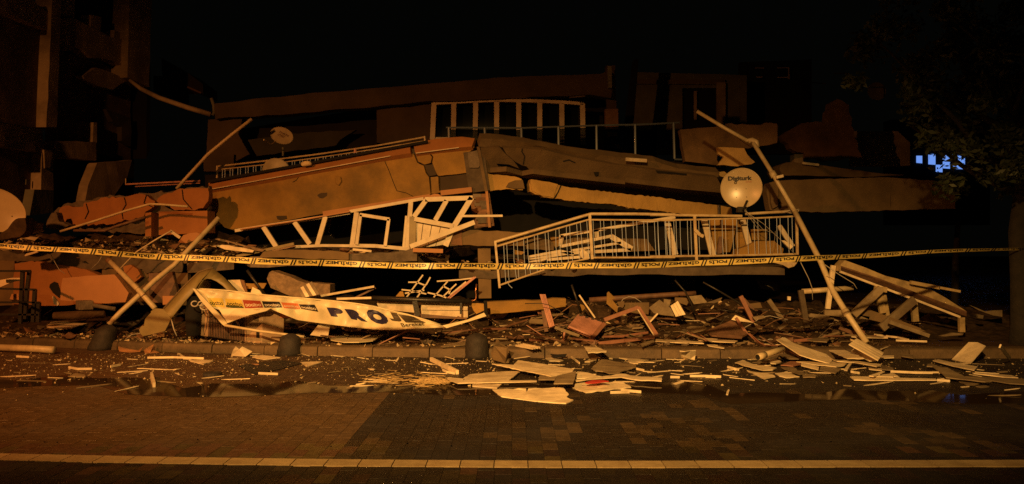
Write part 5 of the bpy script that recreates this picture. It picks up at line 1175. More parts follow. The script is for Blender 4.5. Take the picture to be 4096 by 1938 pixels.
# ================================================================== BOARDS LYING ON THE ROAD AND PAVEMENT
FLAT = [
 # middle pile
 (L7, '865,487 1000,482 1180,480 1190,518 1205,478 1400,474 1530,472 1552,505 1582,535 1560,560 1625,585 1555,615 1440,610 1270,595 1100,572 950,550', .012, board, 'large torn pale sheet nearest the road line, with a notch in its top edge', .008),
 (L7, '860,245 960,252 1065,258 1105,215 1300,245 1632,295 1610,330 1415,362 1110,300', .075, board, 'largest pale board on top of the middle road pile', .004),
 (L7, '560,400 660,345 900,325 1135,312 1075,360 1020,400 540,425', .035, board, 'pale triangular board at the left of the middle pile', .004),
 (L7, '440,385 455,374 600,388 590,404 1280,402 1280,412 900,420 540,428', .045, board, 'long thin pale strip along the front of the middle pile', .002),
 (L7, '680,430 970,425 910,472 678,455', .018, board, 'pale offcut poking out at the front left of the middle pile', .003),
 (L7, '1470,360 1650,315 1640,380 1620,430 1440,432', .085, dullboard, 'tan square board on the right part of the middle pile', .002),
 (L7, '1310,355 1475,360 1450,395 1297,395', .06, dullboard, 'tan offcut under the square board of the middle pile', .002),
 (L7, '1660,320 1760,330 1870,370 1740,380 1655,382', .03, board, 'pale wedge behind the tan square board', .005),
 (L7, '1600,460 1660,430 1900,420 2080,415 2165,465 1950,490 1740,515', .02, board, 'pale sheet at the right front of the middle pile', .006),
 (L7, '1640,395 1930,360 2070,340 2200,360 2455,378 2450,408 2200,395 2070,370 1900,382 1650,408', .05, board, 'long splintered board reaching right out of the middle pile', .006),
 (L7, '1790,290 1840,245 1895,205 2050,230 2210,255 2215,280 2100,310 2060,330 1960,338 1900,318 1830,312', .04, dullboard, 'ragged tan panel behind the middle pile at right', .008),
 (L7, '1735,422 1800,402 1900,398 1955,410 1860,420 1760,428', .075, redcloth, 'red rag lying on the middle pile', .006),
 (L7, '1360,195 1420,190 1530,215 1500,222 1400,220', .012, board, 'small pale board in the gutter behind the middle pile', .004),
 (L7, '1730,228 1790,195 1855,190 1840,210 1780,228', .012, board, 'small pale chip left of the ragged tan panel', .004),
 (L7, '1860,188 1870,182 1990,190 1992,200', .012, board, 'narrow pale strip at the kerb foot right of centre', .002),
 (L7, '2050,190 2200,200 2330,210 2230,245 2150,235 2130,205', .014, board, 'pale bow tie shaped scrap right of the ragged panel', .004),
 (L7, '380,82 460,58 615,35 622,68 500,80 400,90', PAVE + .02, dullboard, 'brown board on the kerb top left of the round stone bollard', .002),
 (L7, '810,50 1000,38 1090,45 960,72 820,75', PAVE + .02, dullboard, 'tan board on the kerb top right of the round bollard', .002),
 # right pile
 (Z7, '755,105,.30 880,75,.30 1000,150,.24 1250,240,.16 1490,320,.10 1590,400,.06 1540,455,.05 1300,395,.1 1100,330,.16', .1, board, 'broad curved pale board sloping off the kerb on the right pile', 0),
 (Z7, '145,445 260,405 430,470 760,520 700,550 560,555 400,520', .04, board, 'pale plank at the left tip of the right pile', .006),
 (Z7, '320,555 460,585 700,620 740,650 580,685 450,620', .02, board, 'pale pointed plank at the front left of the right pile', .005),
 (Z7, '1465,235 1545,195 1640,200 1760,260 2050,380 1800,382 1660,320', .12, board, 'pale plank under the grooved panel on the right pile', .006),
 (Z7, '1480,345 1600,400 2000,430 2310,470 2230,500 1900,440 1650,425', .08, board, 'long pale plank across the right pile', .005),
 (Z7, '1120,450 1250,470 1385,510 1375,550 1120,485', .06, board, 'short straight pale board in the front of the right pile', .001),
 (Z7, '1050,430 1250,430 1600,430 1800,450 1760,482 1640,505 1300,470', .05, board, 'wavy pale board in the middle of the right pile', .006),
 (Z7, '1400,520 1440,490 1710,540 1625,600 1390,560', .03, dullboard, 'dirty square scrap at the front of the right pile', .005),
 (Z7, '820,510 1010,510 1090,570 1180,600 1100,620 930,560', .03, dullboard, 'tan splinter board left of the dirty scrap', .004),
 (Z7, '735,600 860,590 920,570 930,600 1095,650 900,665 800,640', .018, board, 'pale scrap with a raised point at the front of the right pile', .004),
 (Z7, '1750,550 1830,445 1870,450 1800,560', .1, board, 'short pale stick poking forward from the right pile', 0),
 (Z7, '640,400 760,400 830,430 750,460 670,455', .05, board, 'small bright scrap below the short pipe', .006),
 (Z7, '540,430 640,380 800,330 740,420 620,440', .05, dullboard, 'greenish board under the short pipe', .004),
 (Z7, '2110,520 2300,490 2310,560 2120,540', .03, board, 'pale broken block at the right tip of the right pile', .006),
 (Z7, '2310,480 2470,520 2482,555 2310,545', .05, dullboard, 'dull block end at the right tip of the right pile', .003),
 (Z7, '2290,345 2485,338 2488,370 2300,378', .05, board, 'short level batten right of the grooved panel', 0),
 (Z7, '1205,105 1330,80 1550,85 1500,140 1300,130', .22, dullboard, 'tan board on the kerb behind the broad curved board', .006),
 (Z7, '330,20,.3 365,25,.3 520,160,.2 600,192,.18 860,198,.16 860,210,.15 580,212,.15 480,160,.18', .2, dimpink, 'dark pink bent strip on the kerb left of the short pipe', 0),
 (Z7, '790,325 860,285 1050,340 1210,375 1205,388 940,388', .07, dullboard, 'curled board beside the short pipe', .002),
 (Z7, '935,272 1000,270 1160,350 1110,362', .11, dimpink, 'dark pink wedge between the pipe and the broad board', 0),
 (Z7, '820,480 960,425 1100,430 1120,470 1000,495', .04, dimpink, 'reddish board end in the middle of the right pile', .004),
 (Z7, '1140,620 1300,615 1345,632 1330,660 1150,660', .02, dullboard, 'dull scrap at the front of the right pile centre', .006),
 (Z7, '30,510 80,500 210,545 150,555', .012, board, 'small pale chip left of the right pile', .004),
 # far right pile
 (Z8, '0,655 60,650 400,660 700,672 1270,685 1285,705 800,706 240,706 60,700', .03, board, 'very long thin pale plank lying level at lower right', .001),
 (Z8, '1135,500 1150,465 1215,465 1350,515 1440,520 1690,650 2100,720 2000,728 1420,665 1360,600 1220,505', .06, dullboard, 'long tan board with a knob end at far right', .003),
 (Z8, '1225,415 1310,400 1600,460 1890,505 1840,560 1500,490', .05, board, 'straight pale plank below the leaning panel at far right', .001),
 (Z8, '740,290 935,320 935,380 760,350', .06, dullboard, 'small square board on the kerb left of the leaning panel', .002),
 (Z8, '1810,595 2100,612 2390,635 2490,670 2300,662 1830,606', .02, board, 'thin pale strip near the right edge', .001),
 (Z8, '1560,690 1900,720 1930,750 1740,790 1680,750', .02, dullboard, 'dull scrap in front of the long tan board', .006),
 (Z8, '1710,650 2100,665 2700,690 2700,775 2350,752', .03, dullboard, 'wide tan plank running out at the right edge', .002),
 (Z8, '280,640 480,575 515,580 350,650', .07, board, 'short pale lath crossing the very long plank', 0),
 (Z8, '340,650 500,622 620,612 650,635 640,658', .05, board, 'pale offcut on top of the very long plank', .003),
 (Z8, '1860,795 2000,785 2062,800 1940,815', .01, dullboard, 'small curled chip at the lower far right', .004),
 (Z8, '1170,590 1220,572 1400,580 1330,600 1250,605', .03, dullboard, 'dim scrap left of the long tan board', .004),
 # by the kerb
 (Z6, '0,885 200,890 400,905 440,930 200,922 0,915', PAVE + .03, board, 'long pale plank on the kerb top right of the pink frame', .001),
 (Z6, '340,862 400,845 650,860 900,875 955,892 915,916 600,900 360,882', PAVE + .05, board, 'long splintered plank on the pavement above the kerb', .003),
 (Z6, '508,965 560,958 755,990 750,1006', PAVE + .02, board, 'short pale plank on the kerb edge', .001),
 (Z5, '895,975 1080,985 1250,1040 1240,1058 960,1072', PAVE + .02, board, 'pale torn piece hanging over the kerb below the pink cabinet', .006),
 (Z5, '1760,935 1960,870 1975,905 1785,982', PAVE + .05, dullboard, 'olive plank end on the pavement right of the pink frame', .002),
 (Z5, '2000,862 2286,880 2286,915 1985,895', PAVE + .03, board, 'pale plank end right of the olive plank', .001),
 (Z5, '1320,690 1400,682 1830,738 1700,748', PAVE + .12, dullboard, 'long reddish splinter lying behind the pink frame', .003),
 (Z5, '1270,770 1400,775 1700,832 1600,835', PAVE + .06, dullboard, 'long pale splinter lying under the pink frame', .003),
 # left part of the road
 (L8, '1625,206 1690,193 1805,210 1700,222', .012, board, 'pale flat piece beside the bent kerb scrap', .004),
 (L8, '1935,240 2080,236 1975,268', .012, board, 'pale triangular piece right of the black plate', .004),
 (L8, '1535,262 1680,240 1820,228 1945,245 1800,285 1640,316', .014, ink, 'flat black plate lying on the road left of centre', .003),
 (L8, '1225,232 1310,224 1372,232 1310,253', .012, board, 'small pale tile piece on the road left of the black plate', .003),
 (Y8, '1945,258 2080,255 2200,265 2100,302', .012, board, 'small pale wedge on the road near the kerb', .003),
 (Y8, '700,425 780,395 870,405 880,430 800,435', .012, dullboard, 'flat brown scrap on the wet road at left', .006),
]
for c_, s, z, m, lb, jg in FLAT:
    tag(MB().poly(gp(c_, s, z), .012, jag=jg, seg=.07).build('loose_board' if m not in (ink, redcloth) else ('black_plate' if m is ink else 'red_rag'), m), lb, 'board' if m not in (ink, redcloth) else ('plate' if m is ink else 'rag'))
# boards standing up or propped on the kerb
gv = thing('cladding_piece', 'pale grooved cladding panel propped on the right pile', 'cladding panel', Z7.g(2255, 410, .05))
a, b, c_, d_ = Z7.g(1825, 175, .30), Z7.g(1940, 88, .36), Z7.g(2340, 300, .16), Z7.g(2255, 412, .10)
for i in range(4):
    f0, f1 = i / 4 + .01, (i + 1) / 4 - .01; MB().poly([a.lerp(b, f0), a.lerp(b, f1), d_.lerp(c_, f1), d_.lerp(c_, f0)], .015).build('strip', board, gv)
a, b, c_, d_ = Z7.g(1860, 275, .15), Z7.g(1900, 235, .18), Z7.g(2240, 410, .08), Z7.g(2120, 420, .06)
MB().poly([a, b, c_, d_], .014).build('lower_strip', board, gv)
cr = thing('corrugated_board', 'ribbed board lying on the kerb above the middle pile', 'ribbed board', L7.g(1200, 90, PAVE))
for i in range(4):
    MB().bar(L7.g(1085 + i * 22, 78 - i * 5, PAVE + .02 + .005 * i), L7.g(1245 + i * 22, 106 - i * 3, PAVE + .02 + .005 * i), .03, .012).build('rib', board, cr)
sheet('plywood_sheet', 'pale flat panel leaning against the kerb at far right', 'panel', [Z8.g(1505, 402, .02), Z8.g(1755, 146, .26), Z8.g(1890, 148, .27), Z8.g(2005, 200, .24), Z8.g(1780, 462, .02)], .012, board)
sheet('propped_board', 'bright torn board standing against the kerb right of centre', 'board', [Z6.g(72, 1055, .15), Z6.g(150, 1062, .15), Z6.g(240, 1050, .15), Z6.g(318, 1045, .15), Z6.g(312, 1110, .08), Z6.g(300, 1182, .01), Z6.g(95, 1162, .02)], .014, board, jag=.003, seg=.05)
sheet('propped_board', 'bright cream piece propped on the kerb below the air conditioner', 'board', [L8.g(1488, 200, .01), L8.g(1500, 165, .10), L8.g(1518, 138, .16), L8.g(1540, 158, .12), L8.g(1560, 140, .16), L8.g(1625, 172, .08), L8.g(1580, 206, .01)], .014, board)
bar1('short_stick', 'slim pale stick standing tilted at the far right edge', 'stick', Z8.g(2222, 205, .36), Z8.g(2365, 388, .06), .05, .02, board)
bar1('square_batten', 'square pale batten lying alone on the road left of the middle pile', 'batten', L7.g(292, 205, .03), L7.g(537, 328, .03), .055, .04, board)
bar1('small_block', 'small bright upright block on the wet road at left', 'block', Y8.g(1560, 420, .03), Y8.g(1588, 528, .02), .085, .03, board)
tire = MB().tube([Y8.g(2190, 425, .005), Y8.g(2190, 425, .005) + Vector((0, 0, .045))], .115, 20).build('rubber_ring', rubber); tag(tire, 'flat dark rubber disc lying on the wet road left of the black plate', 'disc')
SL = [(Y8, '1520,236 1800,232 2100,243', .018, 'long thin pale lath on the road near the kerb'), (Y8, '710,335 800,352 950,350', .012, 'thin curved strip on the wet road at left'), (Y8, '170,222 300,230', .014, 'short pale stick on the road below the cream pipe'), (Y8, '1140,328 1240,308', .012, 'short bent stick on the wet road left of centre'),
      (L8, '1665,312 1790,317', .012, 'small pale stick below the black plate'), (L7, '1970,517 2150,512', .01, 'thin lath in front of the middle pile right'), (L7, '2070,495 2260,512', .012, 'thin pale lath right of the middle pile'), (L7, '2215,295 2285,310', .012, 'short lath beside the ragged tan panel'), (L7, '400,305 440,325 515,338', .01, 'curved splinter below the square batten'),
      (Z8, '600,580 1000,598 1380,600', .02, 'long thin lath lying behind the very long plank'), (Z8, '15,582 140,605', .012, 'short lath left of the very long plank'), (Z8, '1290,708 1480,722', .01, 'thin lath at the right end of the very long plank'), (Z8, '360,35 700,75 870,112', PAVE + .04, 'long lath lying on the pavement near the pole foot'), (Z8, '20,70 300,75 560,80', PAVE + .03, 'thin shiny lath crossing the pole foot'), (Z8, '680,120 900,128 1140,136', PAVE + .03, 'thin pink lath on the pavement right of the pole foot'),
      (Y3, '275,215 380,215 490,220', .012, 'long curled strip on the road between the two piles'), (Y3, '140,222 205,223', .01, 'short strip on the road right of the middle pile'), (Y3, '535,152 610,172', .012, 'short pale lath left of the right pile'), (L7, '1605,185 1680,242', .012, 'reddish splinter leaning in the gutter behind the middle pile')]
for c_, s, z, lb in SL:
    q = gp(c_, s, z + .01); mb = MB()
    for a, b in zip(q, q[1:]): mb.bar(a, b, .03, .012)
    tag(mb.build('thin_lath', board), lb, 'lath')

# stone bollards standing at the kerb
def bollard(lb, base, h, r0, r1, lean, seed, squash=1.0):
    rnd = random.Random(seed); mb = MB(); N, M_ = 14, 9
    for i in range(M_):
        f = i / (M_ - 1); r = r0 + (r1 - r0) * f
        if f > .72: r *= math.sqrt(max(.02, 1 - ((f - .72) / .29) ** 2.4))
        for j in range(N):
            a = 2 * math.pi * j / N; k = 1 + rnd.uniform(-.045, .045)
            mb.v.append(base + Vector((math.cos(a) * r * k + lean[0] * f, math.sin(a) * r * k * squash + lean[1] * f, h * f)))
    for i in range(M_ - 1):
        for j in range(N): mb.f.append((i * N + j, i * N + (j + 1) % N, (i + 1) * N + (j + 1) % N, (i + 1) * N + j))
    mb.f += [tuple(range(N))[::-1], tuple((M_ - 1) * N + j for j in range(N))]
    return tag(mb.build('stone_bollard', rubber, smooth=True), lb, 'bollard', 'stone bollards along the kerb')
bollard('dark leaning stone bollard at the kerb below the crossed poles', Z3.g(1295, 1150), .40, .21, .15, (.10, .05), 1)
bollard('dark rough bollard in shadow at the kerb right of the air conditioner', L8.g(1860, 195), .33, .19, .15, (.02, .03), 2)
bollard('dark round topped bollard at the kerb below the lower post', L7.g(722, 192), .37, .185, .165, (.0, .02), 5)
bh = thing('broken_pipe_shell', 'broken curved shell piece lying against the kerb right of the round bollard', 'broken shell', L7.g(960, 245))
MB().poly([L7.g(905, 20, .34), L7.g(930, 60, .30), L7.g(1000, 100, .24), L7.g(1010, 150, .18), L7.g(985, 245, .01), L7.g(870, 210, .05), L7.g(850, 150, .14), L7.g(880, 80, .26)], .03, jag=.006).build('shell', plaster_brown, bh)
MB().poly([L7.g(1000, 110, .22), L7.g(1072, 145, .14), L7.g(1020, 240, .02), L7.g(985, 245, .01)], .03, jag=.006).build('shell_side', plaster_brown, bh)
hole = MB().poly([L7.g(1405, 155, .075) , L7.g(1470, 160, .08), L7.g(1565, 155, .08), L7.g(1550, 185, .035), L7.g(1440, 192, .03)], .02).build('drain_flap', ink); tag(hole, 'black torn rubber flap hanging on the kerb face behind the middle pile', 'rubber flap')
sheet('kerb_wrapper', 'crumpled reddish wrapper lying at the kerb foot right of the leaning bollard', 'wrapper', [Z4.g(232, 1040, .14), Z4.g(250, 1150, .03), Z4.g(340, 1130, .06), Z4.g(520, 1160, .03), Z4.g(575, 1115, .1), Z4.g(540, 1175, .02), Z4.g(400, 1185, .015), Z4.g(260, 1170, .015)], .008, plaster_pink, jag=.004)
sheet('kerb_wrapper', 'bent reddish wrapper standing at the kerb foot left of the air conditioner', 'wrapper', [Z4.g(595, 1150, .05), Z4.g(730, 1075, .13), Z4.g(700, 1140, .05), Z4.g(800, 1185, .015), Z4.g(680, 1195, .012), Z4.g(610, 1200, .012)], .008, plaster_pink, jag=.004)

# straw heap
mb = MB(); rnd = random.Random(11)
for k in range(230):
    if k < 150: p = L7.g(rnd.gauss(290, 75), rnd.gauss(412, 15), .01 + rnd.random() * .03)
    else: p = L7.g(rnd.uniform(-350, 420), rnd.gauss(395, 40), .01)
    a = rnd.gauss(-.25, .5); L = rnd.uniform(.03, .13); d = Vector((math.cos(a) * L, math.sin(a) * L, rnd.uniform(-.01, .02)))
    mb.bar(p - d, p + d, rnd.uniform(.003, .006), .004, side=(0, 0, 1))
tag(mb.build('straw', straw), kind='stuff')

# ================================================================== RUBBLE
def heightfield(name, x0, x1, y0, y1, nx, ny, hfun, m):
    mb = MB()
    for j in range(ny + 1):
        for i in range(nx + 1):
            x_, y_ = x0 + (x1 - x0) * i / nx, y0 + (y1 - y0) * j / ny; mb.v.append(Vector((x_, y_, hfun(x_, y_))))
    for j in range(ny):
        for i in range(nx): a = j * (nx + 1) + i; mb.f.append((a, a + 1, a + nx + 2, a + nx + 1))
    me = mb.mesh(name); me.materials.append(m); o = bpy.data.objects.new(name, me); col.objects.link(o); tag(o, kind='stuff'); return o
def nz(x, y, s, z=0.0): return noise.noise(Vector((x * s, y * s, z)))
def mound(x, y):
    f = max(0.0, min(1.0, (y - kerbY(x) - 0.9) / 2.6)); f = f * f * (3 - 2 * f)
    top = 0.42 if x > -4 else 0.42 + .35 * min(1, (-4 - x) / 3)
    if x > 5.2: top = .3
    if y < kerbY(x) + .2: return -.15
    return PAVE - .035 + f * (top + .20 * nz(x, y, 1.3) + .10 * nz(x, y, 4) + .05 * nz(x, y, 11)) + .03 * max(0, nz(x, y, 3, 5))
heightfield('rubble_mound', -10.5, 9.5, 12.2, 17.5, 200, 60, mound, soil)
def mound2(x, y): return 1.44 + (.40 if x < -5.4 else .16) * max(0, y - 15.0) + .18 * nz(x, y, 1.5, 9) + .10 * nz(x, y, 5, 2) + .05 * nz(x, y, 12)
heightfield('rubble_mound', -9.8, -1.2, 14.95, 16.4, 110, 22, mound2, soil)
def ground_h(x, y): return mound(x, y) if y > kerbY(x) + .3 else (PAVE if y > kerbY(x) else 0.0)
def rock_mesh(name, seed, m, flat=.6, pieces=1):
    rnd = random.Random(seed); bm = bmesh.new()
    for k in range(9): bm.verts.new((rnd.uniform(-1, 1), rnd.uniform(-.8, .8), rnd.uniform(-1, 1) * flat))
    bmesh.ops.convex_hull(bm, input=list(bm.verts))
    bmesh.ops.delete(bm, geom=[v for v in bm.verts if not v.link_faces], context='VERTS')
    me = bpy.data.meshes.new(name); bm.to_mesh(me); bm.free(); me.materials.append(m); return me
rocks = [rock_mesh('concrete_chunk', 20 + i, (chunkmat, chunkmat, chunkpale, brickred, concrete, chunkmat)[i % 6], (.6, .4, .3)[i % 3]) for i in range(12)]
rnd = random.Random(21)
def chunk(x, y, z, s, me=None, group='broken chunks lying in the rubble'):
    o = bpy.data.objects.new('concrete_chunk', me or rnd.choice(rocks)); col.objects.link(o)
    o.location = (x, y, z); o.scale = (s * rnd.uniform(.7, 1.3), s * rnd.uniform(.7, 1.3), s * rnd.uniform(.7, 1.1)); o.rotation_euler = (rnd.uniform(-.4, .4), rnd.uniform(-.4, .4), rnd.uniform(0, 6.3))
    kind_ = {'grey_concrete': 'grey concrete', 'pale_plaster_chunk': 'pale plaster', 'clay_brick': 'red brick', 'rubble_chunk': 'dark masonry'}[o.data.materials[0].name]
    where = 'on the left floor slab behind the tape' if z > 1.2 else 'on the pavement at far left' if x < -4.5 else 'on the pavement left of centre' if x < 0 else 'in the debris right of centre' if x < 3 else 'in the dark debris at right'
    if z < .12: where = 'on the road in front of the kerb'
    return tag(o, ('larger ' if s > .075 else 'small ') + kind_ + ' chunk lying loose ' + where, 'rubble chunk', kind_ + ' chunks ' + where)
for k in range(110):      # pavement and mound
    px = rnd.choice((rnd.uniform(0, 800), rnd.uniform(0, 3500))); Y = rnd.uniform(12.5, 15.2); x_ = (px - CX) / F * Y
    if Y < kerbY(x_) + .25: Y = kerbY(x_) + rnd.uniform(.3, 1.6); x_ = (px - CX) / F * Y
    chunk(x_, Y, ground_h(x_, Y) + .02, rnd.uniform(.035, .11))
for k in range(130):      # on the left floor slab
    px = rnd.uniform(-40, 1760); Y = rnd.uniform(15.0, 15.9); x_ = (px - CX) / F * Y
    chunk(x_, Y, mound2(x_, Y) + .03, rnd.uniform(.05, .16), rocks[rnd.choice((0, 1, 2, 2, 3, 4, 5, 8, 8, 9))])
for k in range(46):       # along the broken slab edge and the pillar foot
    px = rnd.choice((rnd.uniform(1650, 2000), rnd.uniform(0, 1000), rnd.uniform(1940, 2300))); Y = rnd.uniform(14.6, 15.2); x_ = (px - CX) / F * Y
    chunk(x_, Y, 1.47 - (.1 if px > 1700 else 0) + rnd.uniform(0, .06), rnd.uniform(.03, .09))
for px, py, s, m_ in ((150, 1350, .07, 2), (215, 1345, .08, 2), (280, 1345, .07, 8), (325, 1340, .06, 2), (640, 1350, .08, 2), (655, 1358, .05, 8), (1020, 1465, .045, 3), (710, 1483, .05, 2), (800, 1538, .05, 8), (1617, 1363, .06, 2), (2150, 1325, .05, 2), (1990, 1330, .06, 8), (2060, 1330, .05, 2)):
    z = PAVE if py < 1380 else 0.0; p = PX.g(px, py, z); chunk(p.x, p.y, p.z + s * .3, s, rocks[m_])
# splinters of wood scattered over road and pavement
spl = []
for i in range(6):
    L, wd = (.10, .16, .07, .22, .12, .18)[i], (.014, .012, .03, .016, .035, .02)[i]; r2 = random.Random(i)
    m_ = MB().poly([(-L, -wd, 0), (L * .7, -wd * .8, 0), (L, wd * .3, 0), (L * .5, wd, 0), (-L * .9, wd * .7, 0)], .008, nrm=(0, 0, 1)); me = m_.mesh('wood_splinter'); me.materials.append((board, board, dullboard)[i % 3]); spl.append(me)
for k in range(230):
    u = rnd.random()
    if u < .45: px, py = rnd.uniform(2050, 4050), rnd.gauss(1480, 40)
    elif u < .7: px, py = rnd.uniform(0, 2000), rnd.uniform(1425, 1560)
    else: px, py = rnd.uniform(900, 3900), rnd.uniform(1300, 1385)
    if py < 1392: Y = F * (CH - .2) / (py - HY); x_ = (px - CX) / F * Y; z = ground_h(x_, Y) + .02
    else:
        p = PX.g(px, py, 0); x_, Y, z = p.x, p.y, .012
        if Y > kerbY(x_) - .05: continue
    o = bpy.data.objects.new('wood_splinter', rnd.choice(spl)); col.objects.link(o); o.location = (x_, Y, z)
    s = rnd.uniform(.45, 1.25); o.scale = (s, s, 1); o.rotation_euler = (rnd.uniform(-.12, .12) + (rnd.uniform(-.3, .3) if z > .1 else 0), rnd.uniform(-.1, .1), rnd.gauss(0, .7))
    where = ('in the debris on the pavement' if z > .1 else 'on the wet road at left' if x_ < -.6 else 'on the road round the middle pile' if x_ < 2.4 else 'on the road round the right pile')
    tag(o, ('long ' if s > .9 else 'short ') + 'thin wood splinter lying ' + where, 'splinter', 'wood splinters ' + where)
lath_m = []
for i in range(5):
    L, wd = (.30, .22, .40, .18, .26)[i], (.02, .035, .018, .05, .03)[i]
    m_ = MB().poly([(-L, -wd, 0), (L * .9, -wd, 0), (L, wd * .6, 0), (L * .4, wd, 0), (-L * .95, wd * .8, 0)], .014, nrm=(0, 0, 1)); me = m_.mesh('broken_lath'); me.materials.append((dullboard, darkwood, darkwood, dullboard, MATS['dim_pink_wood'])[i]); lath_m.append(me)
for k in range(104):
    px = rnd.uniform(2020, 3480) if k < 74 else rnd.uniform(1150, 2100); Y = rnd.uniform(12.6, 14.6); x_ = (px - CX) / F * Y
    o = bpy.data.objects.new('broken_lath', rnd.choice(lath_m)); col.objects.link(o); o.location = (x_, Y, ground_h(x_, Y) + rnd.uniform(.03, .16))
    s = rnd.uniform(.5, 1.15); o.scale = (s, s, 1); o.rotation_euler = (rnd.uniform(-.5, .9), rnd.gauss(0, .22), rnd.gauss(0, .6))
    kind_ = {'pale_board': 'pale', 'dull_board': 'dull tan', 'brown_wood': 'dark brown', 'dim_pink_wood': 'reddish'}[o.data.materials[0].name]
    where = 'near the bent pole foot' if px > 3000 else 'right of the pink cabinet' if px > 2500 else 'round the pink cabinet' if px > 2020 else 'behind the round stone bollard'
    tag(o, kind_ + ' broken slat sticking out of the debris ' + where, 'slat', kind_ + ' slats ' + where)
# bent reinforcing bars, torn cables and crumpled sheet in the debris
for k in range(34):
    px = rnd.uniform(2000, 3450) if k < 24 else rnd.uniform(200, 1900); Y = rnd.uniform(12.9, 14.8); x_ = (px - CX) / F * Y; z = ground_h(x_, Y)
    L = rnd.uniform(.35, 1.1); a = rnd.gauss(0, .7); up = abs(rnd.gauss(.12, .25)); p = Vector((x_, Y, z - .02)); ps = []
    for i in range(6):
        f = i / 5; ps.append(p + Vector((math.cos(a) * L * f, math.sin(a) * L * f * .5, up * math.sin(f * 2.4) * L + .04 + rnd.uniform(-.03, .03))))
    where = 'near the bent pole foot' if px > 3000 else 'right of the pink cabinet' if px > 2500 else 'round the pink cabinet' if px > 2000 else 'in the rubble at left'
    if k % 3: tag(MB().tube(ps, .008, 5).build('bent_rebar', (darkmetal, MATS['dim_steel_post'], brickred)[k % 3], smooth=True), 'thin bent reinforcing bar sticking out ' + where, 'rebar', 'bent reinforcing bars ' + where)
    else: tag(MB().tube(ps, .006, 5).build('torn_cable', wiremat if k % 2 else blackwire, smooth=True), 'thin torn cable curling ' + where, 'cable', 'torn cables ' + where)
for k in range(30):
    px = rnd.uniform(2050, 3450) if k < 20 else rnd.uniform(150, 1950); Y = rnd.uniform(12.6, 14.4); x_ = (px - CX) / F * Y; z = ground_h(x_, Y) + .01
    mb = MB(); n = 4; S = rnd.uniform(.08, .22); a = rnd.uniform(0, 6.3)
    for d in (0, -.006):
        for i in range(n + 1):
            for j in range(n + 1):
                u, v = (i / n - .5) * S * 1.6, (j / n - .5) * S; mb.v.append(Vector((x_ + math.cos(a) * u - math.sin(a) * v, Y + math.sin(a) * u + math.cos(a) * v, z + abs(nz(u * 9 + k, v * 9, 1.6)) * S * .9 + d)))
    q = (n + 1) ** 2
    for i in range(n):
        for j in range(n): b = i * (n + 1) + j; mb.f += [(b, b + n + 1, b + n + 2, b + 1), (q + b + 1, q + b + n + 2, q + b + n + 1, q + b)]
    m_ = (plaster_brown, darkwood, chunkmat, dullboard, concrete)[k % 5]; nm = {'brown_render': 'brown', 'brown_wood': 'dark', 'rubble_chunk': 'dusty', 'dull_board': 'tan', 'grey_concrete': 'grey'}[m_.name]
    where = 'near the bent pole foot' if px > 3000 else 'right of the pink cabinet' if px > 2500 else 'round the pink cabinet' if px > 2000 else 'in the rubble at left'
    tag(mb.build('crumpled_scrap', m_), nm + ' crumpled sheet scrap lying ' + where, 'scrap', nm + ' crumpled scraps ' + where)
for k in range(70):
    px = rnd.uniform(2000, 3500); Y = rnd.uniform(12.5, 14.6); x_ = (px - CX) / F * Y
    chunk(x_, Y, ground_h(x_, Y) + .02, rnd.uniform(.03, .10), rocks[rnd.choice((0, 1, 2, 4, 5, 8, 10))])
# fine crumbs, one mass
mb = MB()
def crumb(x, y, z, s):
    r = [Vector((rnd.uniform(-1, 1), rnd.uniform(-1, 1), rnd.uniform(-.3, 1))) * s for _ in range(4)]
    k = len(mb.v); mb.v += [Vector((x, y, z)) + a for a in r]; mb.f += [(k, k + 1, k + 2), (k, k + 3, k + 1), (k + 1, k + 3, k + 2), (k, k + 2, k + 3)]
for k in range(5200):
    px = rnd.uniform(-30, 3700); Y = rnd.uniform(12.2, 16); x_ = (px - CX) / F * Y
    if Y < kerbY(x_) + .05: continue
    crumb(x_, Y, ground_h(x_, Y), rnd.choice((.012, .018, .03, .045)))
for k in range(2600):
    px = rnd.uniform(-30, 1750); Y = rnd.uniform(14.95, 15.9); x_ = (px - CX) / F * Y; crumb(x_, Y, mound2(x_, Y) + .01, rnd.choice((.015, .03, .05)))
me = mb.mesh('rubble_crumbs'); me.materials.append(chunkmat); o = bpy.data.objects.new('rubble_crumbs', me); col.objects.link(o); tag(o, kind='stuff')
mb = MB()
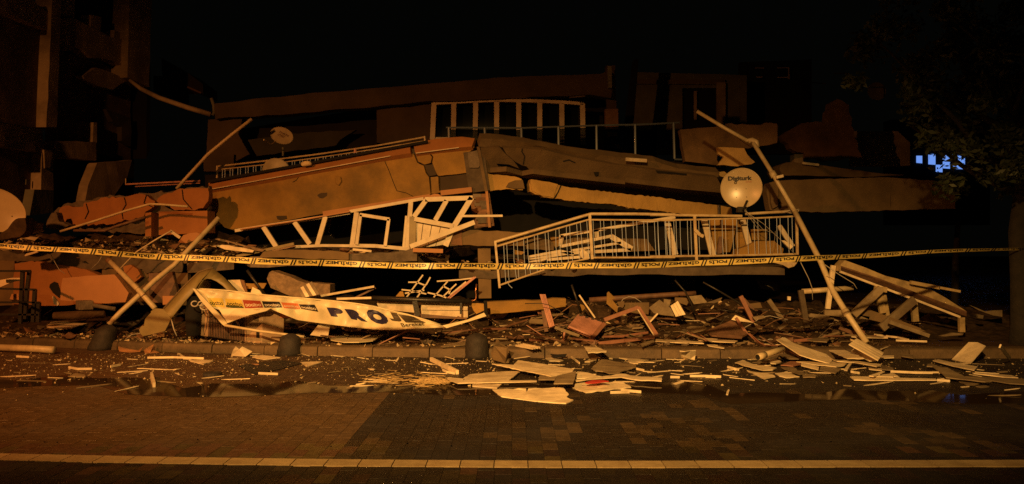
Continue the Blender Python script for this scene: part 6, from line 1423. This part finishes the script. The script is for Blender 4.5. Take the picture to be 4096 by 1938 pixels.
for k in range(3600):
    px = rnd.choice((rnd.uniform(-30, 4100), rnd.uniform(-30, 2000))); py = 1415 + abs(rnd.gauss(0, 60))
    p = PX.g(px, py, 0)
    if p.y > kerbY(p.x) - .03: continue
    crumb(p.x, p.y, .003, rnd.choice((.006, .008, .008, .012, .022)))
me = mb.mesh('road_crumbs'); me.materials.append(chunkpale); o = bpy.data.objects.new('road_crumbs', me); col.objects.link(o); tag(o, kind='stuff')
mb = MB()
for k in range(1500):
    px = rnd.choice((rnd.uniform(-30, 900), rnd.uniform(-30, 2400))); Y = rnd.uniform(12.2, 14.4); x_ = (px - CX) / F * Y
    if Y < kerbY(x_) + .03: continue
    crumb(x_, Y, ground_h(x_, Y) + .005, rnd.choice((.012, .018, .03, .05)))
for k in range(900):
    px = rnd.uniform(-30, 1700); Y = rnd.uniform(14.95, 15.9); x_ = (px - CX) / F * Y; crumb(x_, Y, mound2(x_, Y) + .02, rnd.choice((.015, .03, .06)))
me = mb.mesh('plaster_crumbs'); me.materials.append(chunkpale); o = bpy.data.objects.new('plaster_crumbs', me); col.objects.link(o); tag(o, kind='stuff')
# broken glass glinting on road and pavement
glint = mat('broken_glass', (0.75, 0.75, 0.75), 0.12, 0.1, 9, 0.0, metal=1.0)
mb = MB()
for k in range(1500):
    px = rnd.uniform(-30, 4000); py = rnd.choice((rnd.uniform(1300, 1390), 1425 + abs(rnd.gauss(0, 60)), rnd.uniform(1425, 1800)))
    if py < 1395: Y = F * (CH - .2) / (py - HY); x_ = (px - CX) / F * Y; z = ground_h(x_, Y) + .012
    else: p = PX.g(px, py, 0); x_, Y, z = p.x, p.y, .006
    s = rnd.uniform(.004, .009); n_ = Vector((rnd.gauss(0, .35), rnd.gauss(-.15, .35), 1)).normalized(); a = n_.orthogonal().normalized() * s; b = n_.cross(a)
    k0 = len(mb.v); q = Vector((x_, Y, z)); mb.v += [q + a, q + b, q - a, q - b]; mb.f.append((k0, k0 + 1, k0 + 2, k0 + 3))
me = mb.mesh('glass_shards'); me.materials.append(glint); o = bpy.data.objects.new('glass_shards', me); col.objects.link(o); tag(o, kind='stuff')
